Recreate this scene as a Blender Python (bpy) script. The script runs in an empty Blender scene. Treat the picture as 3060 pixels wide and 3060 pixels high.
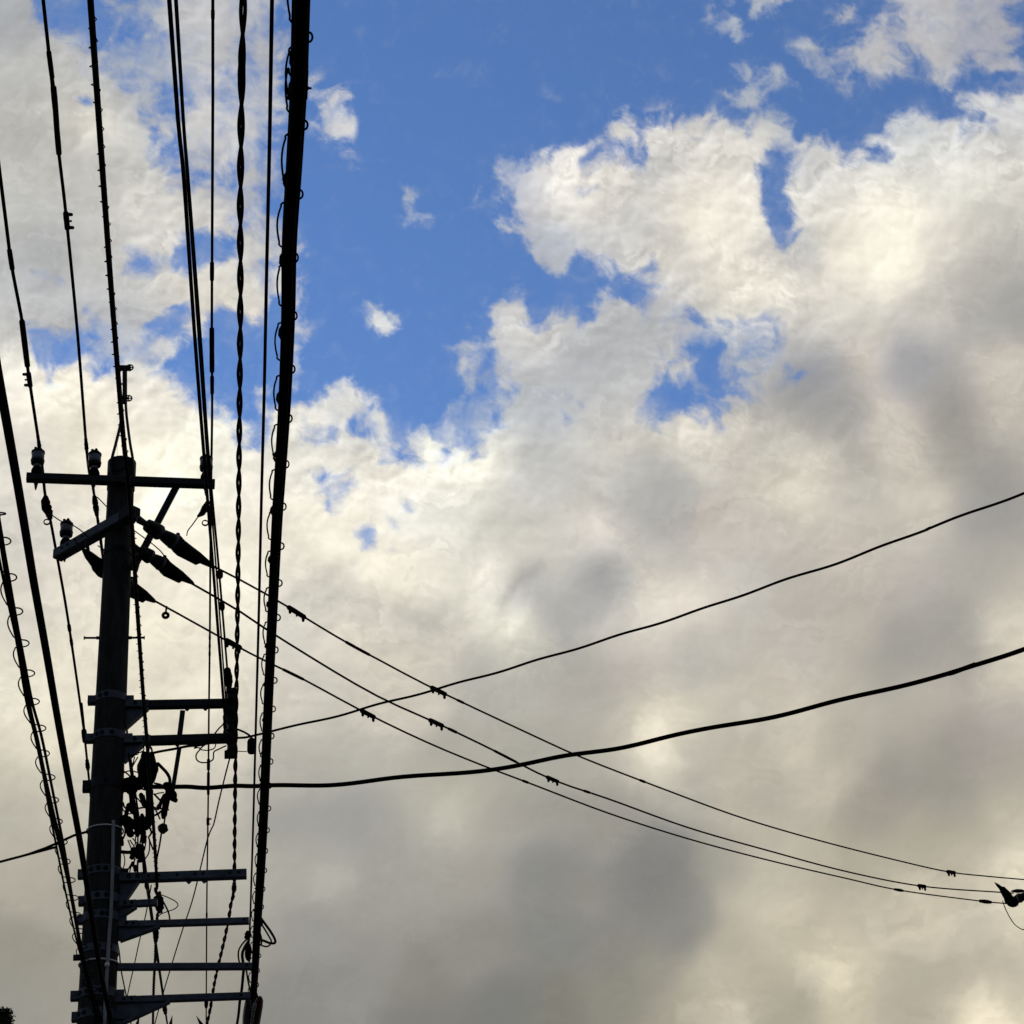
import bpy, math, random
import numpy as np
from mathutils import Vector, Matrix
random.seed(7)
C = bpy.context.scene.collection
R = math.radians

# ---------------------------------------------------------------- camera
F = 5500.0                                   # focal length in photograph pixels (3060 wide)
PITCH, ROLL = R(31.2), R(5.0)
CAM = Vector((0, 0, 1.6))
fw = Vector((0, math.cos(PITCH), math.sin(PITCH)))
_r0 = Vector((1, 0, 0)); _u0 = Vector((0, -math.sin(PITCH), math.cos(PITCH)))
rt = _r0*math.cos(ROLL) - _u0*math.sin(ROLL)
up = _u0*math.cos(ROLL) + _r0*math.sin(ROLL)
cd = bpy.data.cameras.new('camera'); cam = bpy.data.objects.new('camera', cd); C.objects.link(cam)
M = Matrix((rt, up, -fw)).transposed().to_4x4(); M.translation = CAM
cam.matrix_world = M
cd.sensor_width = 36; cd.sensor_fit = 'HORIZONTAL'; cd.lens = 36*F/3060
cd.clip_start = 0.05; cd.clip_end = 20000
bpy.context.scene.camera = cam

# ---------------------------------------------------------------- world, sun, exposure
SUN_AZ, SUN_EL = R(-42), R(30)               # behind the clouds, ahead and to the left
w = bpy.data.worlds.new("World"); bpy.context.scene.world = w; w.use_nodes = True
nt = w.node_tree; bg = nt.nodes['Background']
sky = nt.nodes.new('ShaderNodeTexSky'); sky.sky_type = 'NISHITA'; sky.sun_disc = False
sky.sun_elevation = SUN_EL; sky.sun_rotation = SUN_AZ
sky.air_density = 1.0; sky.dust_density = 0.0; sky.ozone_density = 4.0
hsv = nt.nodes.new('ShaderNodeHueSaturation'); hsv.inputs['Saturation'].default_value = 1.09; hsv.inputs['Hue'].default_value = .507
nt.links.new(sky.outputs[0], hsv.inputs['Color']); nt.links.new(hsv.outputs[0], bg.inputs[0]); bg.inputs[1].default_value = 0.131
ld = bpy.data.lights.new('sun', 'SUN'); sun = bpy.data.objects.new('sun', ld); C.objects.link(sun)
ld.energy = 1.0; ld.angle = R(12); ld.color = (1, 0.93, 0.82)
sd = Vector((math.sin(SUN_AZ)*math.cos(SUN_EL), math.cos(SUN_AZ)*math.cos(SUN_EL), math.sin(SUN_EL)))
sun.rotation_euler = sd.to_track_quat('Z', 'Y').to_euler()
vs = bpy.context.scene.view_settings
vs.view_transform = 'Standard'; vs.look = 'None'; vs.gamma = 1; vs.exposure = 0; vs.use_curve_mapping = False
cy = bpy.context.scene.cycles
cy.max_bounces = 6; cy.transparent_max_bounces = 8

# ---------------------------------------------------------------- photograph geometry -> places
def ray(px, py): return fw + rt*((px-1530)/F) - up*((py-1530)/F)
def depth(P): return (P-CAM).dot(fw)
def Z(px, py, h):                            # the point of that sight line at height h
    r = ray(px, py); return CAM + r*((h-CAM.z)/r.z)
def proj(P):
    d = P-CAM; t = d.dot(fw); return 1530+F*d.dot(rt)/t, 1530-F*d.dot(up)/t
P0 = CAM + ray(364, 1395)*14.3; HT = P0.z
def axis(h): return Vector((P0.x-0.0034*(HT-h), P0.y, h))
def hz(py):
    lo, hi = 0.0, 14.0
    for _ in range(40):
        m = (lo+hi)/2
        if proj(axis(m))[1] > py: lo = m
        else: hi = m
    return lo
ST = ray(657, 4955); ST.z = 0; ST.normalize()          # the street's direction, away from the camera
AC = Vector((ST.y, -ST.x, 0))                          # across the street, to the right
UP = Vector((0, 0, 1))
def V(px, py, off=0.0):                      # the point of that sight line in the arms' plane (off = metres further away)
    r = ray(px, py); return CAM + r*((P0 + ST*off - CAM).dot(ST)/r.dot(ST))
def mpx(P, px): return px*depth(P)/F         # metres that px photograph pixels span at P
def prad(h): return 0.099 + (HT-h)*0.0058

# ---------------------------------------------------------------- mesh helpers
class MB:
    def __init__(s): s.v = []; s.f = []
    def add(s, vs_, fs):
        n = len(s.v); s.v += [Vector(a) for a in vs_]; s.f += [tuple(i+n for i in f) for f in fs]; return s
    def box(s, c, x, y, z):                  # centre and three half-axis vectors
        c = Vector(c); P = [c+x*a+y*b+z*d for a in (-1, 1) for b in (-1, 1) for d in (-1, 1)]
        return s.add(P, [(0,1,3,2),(4,6,7,5),(0,4,5,1),(2,3,7,6),(0,2,6,4),(1,5,7,3)])
    def bbox(s, c, x, y, z, b=0.004):        # a box with chamfered long edges along x
        c = Vector(c); ly, lz = y.length, z.length; yn, zn = y.normalized(), z.normalized()
        sec = [(ly-b, lz), (ly, lz-b), (ly, -lz+b), (ly-b, -lz), (-ly+b, -lz), (-ly, -lz+b), (-ly, lz-b), (-ly+b, lz)]
        P = [c+x*k+yn*p+zn*q for k in (-1, 1) for p, q in sec]
        fs = [(i, (i+1) % 8, (i+1) % 8+8, i+8) for i in range(8)] + [tuple(range(7, -1, -1)), tuple(range(8, 16))]
        return s.add(P, fs)
    def tube(s, pts, r, n=8, cap=True, ry=None):
        pts = [Vector(p) for p in pts]; m = len(pts)
        if not isinstance(r, (list, tuple)): r = [r]*m
        t0 = (pts[1]-pts[0]).normalized(); a = Vector((0, 0, 1)) if abs(t0.z) < .9 else Vector((1, 0, 0))
        N = (a-t0*a.dot(t0)).normalized(); P = []
        for i in range(m):
            t = (pts[min(i+1, m-1)]-pts[max(i-1, 0)])
            if t.length < 1e-9: t = t0
            t = t.normalized(); N = (N-t*N.dot(t))
            N = N.normalized() if N.length > 1e-6 else t.orthogonal().normalized()
            B = t.cross(N); t0 = t
            for k in range(n):
                g = 2*math.pi*k/n; P.append(pts[i]+(N*math.cos(g)+B*math.sin(g)*(ry or 1))*r[i])
        fs = [(i*n+k, i*n+(k+1) % n, (i+1)*n+(k+1) % n, (i+1)*n+k) for i in range(m-1) for k in range(n)]
        if cap: fs += [tuple(range(n-1, -1, -1)), tuple((m-1)*n+k for k in range(n))]
        return s.add(P, fs)
    def lathe(s, A, B, prof, n=16):          # profile [(fraction along AB, radius)]
        A, B = Vector(A), Vector(B); return s.tube2([A.lerp(B, f) for f, _ in prof], (B-A).normalized(), [q for _, q in prof], n)
    def tube2(s, pts, ax, rr, n):            # rings all square to one axis
        N = ax.orthogonal().normalized(); B = ax.cross(N)
        P = [p+(N*math.cos(2*math.pi*k/n)+B*math.sin(2*math.pi*k/n))*q for p, q in zip(pts, rr) for k in range(n)]
        m = len(pts)
        fs = [(i*n+k, i*n+(k+1) % n, (i+1)*n+(k+1) % n, (i+1)*n+k) for i in range(m-1) for k in range(n)]
        fs += [tuple(range(n-1, -1, -1)), tuple((m-1)*n+k for k in range(n))]
        return s.add(P, fs)
    def lump(s, c, r, x, y, z, seed=0, amp=.25, n=9):   # a knobbly wrapped lump
        rg = random.Random(seed); ph = [rg.random()*6 for _ in range(6)]; P = []; m = n
        for i in range(m+1):
            a = math.pi*i/m
            for k in range(12):
                b = 2*math.pi*k/12; q = 1+amp*(math.sin(3*b+ph[0]+4*a)*.5+math.sin(7*a+ph[1])*.35+math.sin(5*b-3*a+ph[2])*.4)
                P.append(Vector(c)+(x*math.sin(a)*math.cos(b)+y*math.sin(a)*math.sin(b)+z*math.cos(a))*r*q)
        return s.add(P, [(i*12+k, i*12+(k+1) % 12, (i+1)*12+(k+1) % 12, (i+1)*12+k) for i in range(m) for k in range(12)])
    def prism(s, poly, d):                   # polygon pushed along the vector d (centred)
        poly = [Vector(p) for p in poly]; n = len(poly)
        P = [p-d*.5 for p in poly]+[p+d*.5 for p in poly]
        return s.add(P, [tuple(range(n)), tuple(range(2*n-1, n-1, -1))]+[(i, i+n, (i+1) % n+n, (i+1) % n) for i in range(n)])
    def build(s, name, mat, parent=None, smooth=True, org=None):
        me = bpy.data.meshes.new(name)
        if org is None: org = parent['_o'] if parent and '_o' in parent else (s.v[0] if s.v else (0, 0, 0))
        org = Vector(org)
        me.from_pydata([tuple(a-org) for a in s.v], [], s.f); me.validate(); me.materials.append(mat)
        import bmesh
        bm = bmesh.new(); bm.from_mesh(me); bmesh.ops.recalc_face_normals(bm, faces=bm.faces); bm.to_mesh(me); bm.free()
        if smooth:
            me.polygons.foreach_set('use_smooth', [True]*len(me.polygons))
            try: me.set_sharp_from_angle(angle=R(35))
            except Exception: pass
        o = bpy.data.objects.new(name, me); C.objects.link(o)
        if parent: o.parent = parent; o.location = (0, 0, 0) if '_o' not in parent else org-Vector(parent['_o'])
        else: o.location = org
        return o
def tag(o, label=None, cat=None, group=None, kind=None):
    if label: o['label'] = label
    if cat: o['category'] = cat
    if group: o['group'] = group
    if kind: o['kind'] = kind
    return o
def thing(name, label, cat, at, group=None):
    o = bpy.data.objects.new(name, None); o.empty_display_size = .1; C.objects.link(o); o.location = Vector(at)
    o['_o'] = tuple(at); return tag(o, label, cat, group)
def sub(mb, name, mat, part):                # a sub-part: origin follows its part
    o = mb.build(name, mat, None); o.parent = part; wl = part.location + (part.parent.location if part.parent else Vector())
    o.location = o.location-wl; return o
def smooth(pts, k=8):                        # Catmull-Rom through the points
    pts = [Vector(p) for p in pts]; q = [pts[0]*2-pts[1]]+pts+[pts[-1]*2-pts[-2]]; out = []
    for i in range(1, len(q)-2):
        a, b, c, d = q[i-1:i+3]
        for j in range(k):
            t = j/k; out.append(.5*((2*b)+(c-a)*t+(2*a-5*b+4*c-d)*t*t+(3*b-a-3*c+d)*t**3))
    return out+[pts[-1]]
def resample(pts, step):
    out = [pts[0]]; acc = 0
    for a, b in zip(pts, pts[1:]):
        L = (b-a).length; d = step-acc
        while d <= L: out.append(a.lerp(b, d/L)); d += step
        acc = (acc+L) % step if L > 0 else acc
    return out+[pts[-1]]

# ---------------------------------------------------------------- materials
def mat(name, col, rough=.6, var=.25, scale=6.0, metal=0.0, bump=0.0, stretch=(1, 1, 1), col2=None, spec=.3):
    m = bpy.data.materials.new(name); m.use_nodes = True; n = m.node_tree; L = n.links; b = n.nodes['Principled BSDF']
    tc = n.nodes.new('ShaderNodeTexCoord'); mp = n.nodes.new('ShaderNodeMapping'); mp.inputs['Scale'].default_value = stretch
    nz = n.nodes.new('ShaderNodeTexNoise'); nz.inputs['Scale'].default_value = scale; nz.inputs['Detail'].default_value = 6
    L.new(tc.outputs['Object'], mp.inputs[0]); L.new(mp.outputs[0], nz.inputs['Vector'])
    mx = n.nodes.new('ShaderNodeMix'); mx.data_type = 'RGBA'
    c2 = col2 or tuple(c*(1-var) for c in col); c1 = tuple(min(1, c*(1+var)) for c in col)
    mx.inputs[6].default_value = (*c2, 1); mx.inputs[7].default_value = (*c1, 1)
    rmp = n.nodes.new('ShaderNodeMapRange'); rmp.inputs[1].default_value = .35; rmp.inputs[2].default_value = .65
    L.new(nz.outputs['Fac'], rmp.inputs[0]); L.new(rmp.outputs[0], mx.inputs[0]); L.new(mx.outputs[2], b.inputs['Base Color'])
    b.inputs['Roughness'].default_value = rough; b.inputs['Metallic'].default_value = metal
    b.inputs['Specular IOR Level'].default_value = spec
    if bump:
        bp = n.nodes.new('ShaderNodeBump'); bp.inputs['Strength'].default_value = bump; bp.inputs['Distance'].default_value = .004
        L.new(nz.outputs['Fac'], bp.inputs['Height']); L.new(bp.outputs[0], b.inputs['Normal'])
    return m
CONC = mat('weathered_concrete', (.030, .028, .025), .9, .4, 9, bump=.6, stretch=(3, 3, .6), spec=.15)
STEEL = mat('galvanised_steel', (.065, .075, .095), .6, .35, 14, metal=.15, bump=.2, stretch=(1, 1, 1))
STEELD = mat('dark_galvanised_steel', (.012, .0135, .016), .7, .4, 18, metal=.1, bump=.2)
HOLE = mat('punched_hole', (.006, .006, .007), .9, .1)
RUBBER = mat('black_cable_sheath', (.004, .004, .0045), .85, .08, 30, spec=.03)
COVER = mat('black_rubber_cover', (.005, .005, .0055), .85, .2, 20, spec=.05)
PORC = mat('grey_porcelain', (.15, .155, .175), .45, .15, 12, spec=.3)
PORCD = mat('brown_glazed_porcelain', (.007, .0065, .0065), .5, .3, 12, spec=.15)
PIPE = mat('light_grey_conduit', (.30, .30, .30), .6, .15, 10)
BRIGHT = mat('bright_steel_strap', (.75, .75, .72), .4, .1, 20, metal=.2)
RED = mat('dark_red_sleeve', (.10, .012, .016), .7, .4, 16)
BARK = mat('bark', (.06, .045, .03), .9, .3, 8, bump=.6)
LEAF = mat('leaf_green', (.045, .07, .025), .6, .45, 1.2)
ASPH = mat('asphalt', (.05, .05, .052), .9, .25, 2.0)

# ---------------------------------------------------------------- the sky: a dome of cloud, clear where the blue shows
# Cloud shapes are given as outlines in directions of view (1932 units across the photograph's width),
# frayed by fractal noise; the blue itself is the sky of the world seen through the gaps.
def _perlin(x, y, seed):
    rg = np.random.RandomState(seed); p = rg.permutation(256); ang = rg.rand(256)*2*np.pi
    xi = np.floor(x).astype(int); yi = np.floor(y).astype(int); xf = x-xi; yf = y-yi
    def g(i, j, a, b):
        h = ang[p[(p[i & 255]+j) & 255]]; return np.cos(h)*a+np.sin(h)*b
    u = xf**3*(xf*(xf*6-15)+10); v = yf**3*(yf*(yf*6-15)+10)
    a = g(xi, yi, xf, yf)*(1-u)+g(xi+1, yi, xf-1, yf)*u
    b = g(xi, yi+1, xf, yf-1)*(1-u)+g(xi+1, yi+1, xf-1, yf-1)*u
    return (a*(1-v)+b*v)*1.5
def fbm(x, y, seed, octs=5, gain=.5):
    s = 0; a = 1; n = 0
    for o in range(octs):
        s = s+a*_perlin(x*2**o+17*o, y*2**o-9*o, seed+o); n += a; a *= gain
    return s/n
# outlines: (value of cloud cover, edge softness, points)
SHAPES = [
(0,26,[(500,-60),(505,90),(512,170),(500,250),(452,300),(400,318),(374,332),(392,375),(440,398),(472,436),(516,452),(545,470),(560,560),(550,700),(548,762),(590,754),(628,752),(659,738),(676,754),(696,772),(712,808),(724,836),(741,864),(766,864),(780,860),(787,829),(806,818),(832,838),(897,850),(890,790),(881,722),(884,693),(868,650),(888,652),(910,664),(928,646),(944,609),(941,572),(963,556),(988,582),(1012,609),(1052,594),(1104,604),(1114,556),(1128,536),(1180,562),(1216,580),(1229,548),(1222,502),(1182,516),(1132,506),(1088,474),(1070,508),(1038,526),(1000,484),(997,456),(984,405),(954,358),(950,314),(981,320),(1000,309),(1066,300),(1108,326),(1161,310),(1206,306),(1208,282),(1202,256),(1168,256),(1174,228),(1208,230),(1252,225),(1302,243),(1354,232),(1370,248),(1414,255),(1418,228),(1452,212),(1474,243),(1470,270),(1445,300),(1438,316),(1444,338),(1438,379),(1446,431),(1470,450),(1484,428),(1492,392),(1478,350),(1458,332),(1490,324),(1506,284),(1538,269),(1573,277),(1596,298),(1632,300),(1668,298),(1654,264),(1670,250),(1688,224),(1735,240),(1793,243),(1854,258),(1870,236),(1838,203),(1866,186),(1960,200),(1990,-60)]),
(.3,22,[(880,655),(930,650),(960,700),(950,790),(905,850),(860,845),(832,838),(819,795),(835,752),(880,742)]),
(.86,26,[(1672,-40),(1675,10),(1682,36),(1644,58),(1620,90),(1563,98),(1530,100),(1540,112),(1568,125),(1589,148),(1625,132),(1678,128),(1714,106),(1754,120),(1780,144),(1835,124),(1897,140),(1922,110),(1910,65),(1930,-40)]),
(.42,14,[(1742,128),(1775,128),(1800,150),(1822,200),(1806,196),(1780,158)]),
(.55,16,[(1500,104),(1528,92),(1560,100),(1575,140),(1545,130),(1515,125)]),
(.85,14,[(1408,-30),(1498,-30),(1476,18),(1445,30),(1416,28)]),
(.66,10,[(1368,22),(1394,27),(1402,50),(1420,84),(1400,74),(1384,62),(1370,48)]),
(.35,16,[(1345,0),(1375,5),(1365,55),(1340,60)]),
(.62,12,[(1384,122),(1440,120),(1446,157),(1424,204),(1391,208),(1366,180),(1391,178),(1406,148)]),
(.6,10,[(1466,126),(1490,144),(1480,170),(1450,172)]),
(.42,12,[(1503,144),(1518,160),(1506,186)]),
(.45,14,[(1562,26),(1594,3),(1635,14),(1602,40),(1575,36)]),
(.70,15,[(594,182),(630,172),(663,194),(638,199),(652,230),(654,270),(636,274),(604,262),(588,236)]),
(.33,12,[(578,150),(598,148),(600,178),(584,178)]),
(.3,10,[(634,280),(650,280),(672,325),(656,322)]),
(.46,12,[(760,334),(774,340),(780,380),(818,404),(814,430),(788,414),(758,414),(766,378)]),
(.72,11,[(690,566),(712,582),(736,594),(750,626),(730,636),(700,616),(686,590)]),
(.42,10,[(888,328),(925,342),(908,376),(895,360)]),
(.62,9,[(934,414),(948,412),(974,440),(958,446)]),
(.45,9,[(1080,285),(1090,280),(1098,290),(1086,294)]),(.4,9,[(1028,285),(1045,290),(1040,300)]),(.4,8,[(1112,280),(1130,272),(1135,285),(1118,288)]),
# gaps in the clouds at the right
(-.15,16,[(985,476),(1038,532),(1070,520),(1090,484),(1130,514),(1185,526),(1224,498),(1236,545),(1218,588),(1180,566),(1130,540),(1112,600),(1050,590),(990,574)]),
(-.15,11,[(1440,300),(1462,268),(1500,290),(1484,330),(1494,392),(1486,430),(1470,458),(1446,432),(1438,380)]),
(.46,24,[(1268,590),(1350,606),(1430,600),(1490,585),(1480,640),(1445,690),(1440,735),(1400,770),(1350,800),(1300,800),(1252,800),(1222,806),(1214,770),(1236,728),(1238,700),(1260,660)]),
(-.12,20,[(1318,655),(1356,660),(1384,693),(1378,724),(1350,795),(1326,792),(1334,750),(1310,728),(1276,778),(1248,796),(1218,770),(1244,722),(1300,708)]),
(.2,12,[(1290,590),(1316,598),(1334,628),(1322,640),(1296,610)]),
(.4,14,[(1464,448),(1500,448),(1494,505),(1474,475)]),
(.12,8,[(1096,364),(1140,350),(1148,366),(1114,374)]),
(.45,10,[(1050,735),(1080,740),(1106,756),(1060,745)]),(.45,9,[(1060,776),(1098,788),(1080,798)]),(.4,9,[(1010,738),(1040,745),(1020,752)]),(.25,12,[(940,738),(985,740),(975,758),(940,760)]),
(.5,14,[(1490,690),(1530,700),(1500,735),(1470,730)]),
# centre
(.45,18,[(580,892),(664,880),(668,940),(650,960),(618,970),(600,930)]),(.3,14,[(622,898),(646,892),(656,920),(636,936)]),
(.12,12,[(684,1000),(708,996),(722,1010),(718,1036),(694,1034)]),(.2,10,[(732,980),(750,982),(748,1002),(736,1000)]),(.35,9,[(736,1012),(748,1014),(746,1036),(738,1034)]),(.5,8,[(764,940),(776,942),(776,962),(766,960)]),(.45,10,[(562,790),(592,792),(588,810),(566,808)]),
(.5,18,[(690,770),(712,800),(742,862),(716,868),(690,830),(640,800),(660,780)]),(.55,12,[(560,790),(640,780),(630,830),(560,840)]),
# left clouds
(.6,34,[(50,-30),(90,60),(140,100),(200,140),(240,190),(260,240),(290,310),(340,360),(400,400),(460,450),(520,440),(520,-30)]),
(.12,16,[(58,-20),(88,50),(136,82),(170,100),(212,76),(290,74),(306,20),(292,-20)]),
(.5,14,[(200,0),(290,0),(270,40),(215,45)]),
(.5,18,[(199,70),(314,70),(306,148),(240,165),(206,130)]),
(.3,8,[(141,198),(160,188),(168,199),(156,220)]),
(.15,12,[(268,208),(312,172),(338,184),(334,222),(300,224)]),
(.25,14,[(280,248),(326,262),(342,314),(358,328),(330,346),(296,308)]),
(.05,14,[(360,326),(400,312),(448,302),(452,330),(410,340),(368,358)]),
(.9,20,[(300,20),(330,0),(420,0),(440,60),(430,120),(400,110),(340,120)]),(.88,22,[(330,230),(400,200),(440,240),(420,300),(370,300),(345,270)]),
(.35,12,[(404,120),(430,130),(425,190),(405,180)]),
(.05,18,[(243,472),(274,468),(288,492),(282,506),(248,506)]),
(.04,14,[(314,482),(342,462),(358,436),(446,448),(452,500),(408,508),(379,510),(358,532),(322,506)]),
(.9,18,[(380,520),(440,510),(500,470),(524,500),(520,560),(450,585),(400,570)]),(.55,14,[(470,500),(520,470),(530,560),(490,560)]),
(.38,9,[(60,520),(78,510),(126,530),(110,547),(80,534)]),
(.06,16,[(50,612),(110,640),(150,618),(210,628),(224,678),(182,712),(158,694),(120,698),(100,718),(88,698),(55,668)]),
(.5,14,[(146,570),(225,596),(226,690),(186,665)]),(.35,10,[(150,680),(180,668),(205,690),(180,712)]),
(.02,14,[(272,609),(308,582),(350,576),(368,600),(354,646),(322,659),(298,640)]),
(.5,16,[(215,620),(290,640),(310,690),(290,700),(230,680)]),
(.02,12,[(304,692),(332,664),(378,640),(402,600),(418,584),(470,598),(515,560),(550,556),(550,764),(516,775),(506,836),(484,852),(455,852),(429,822),(408,794),(380,790),(366,772),(336,746),(316,724)]),
(.42,9,[(404,764),(430,760),(434,790),(412,800)]),(.45,10,[(482,730),(506,720),(506,782),(488,776)]),(.5,12,[(440,790),(470,800),(470,850),(452,850)]),
]
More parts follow.
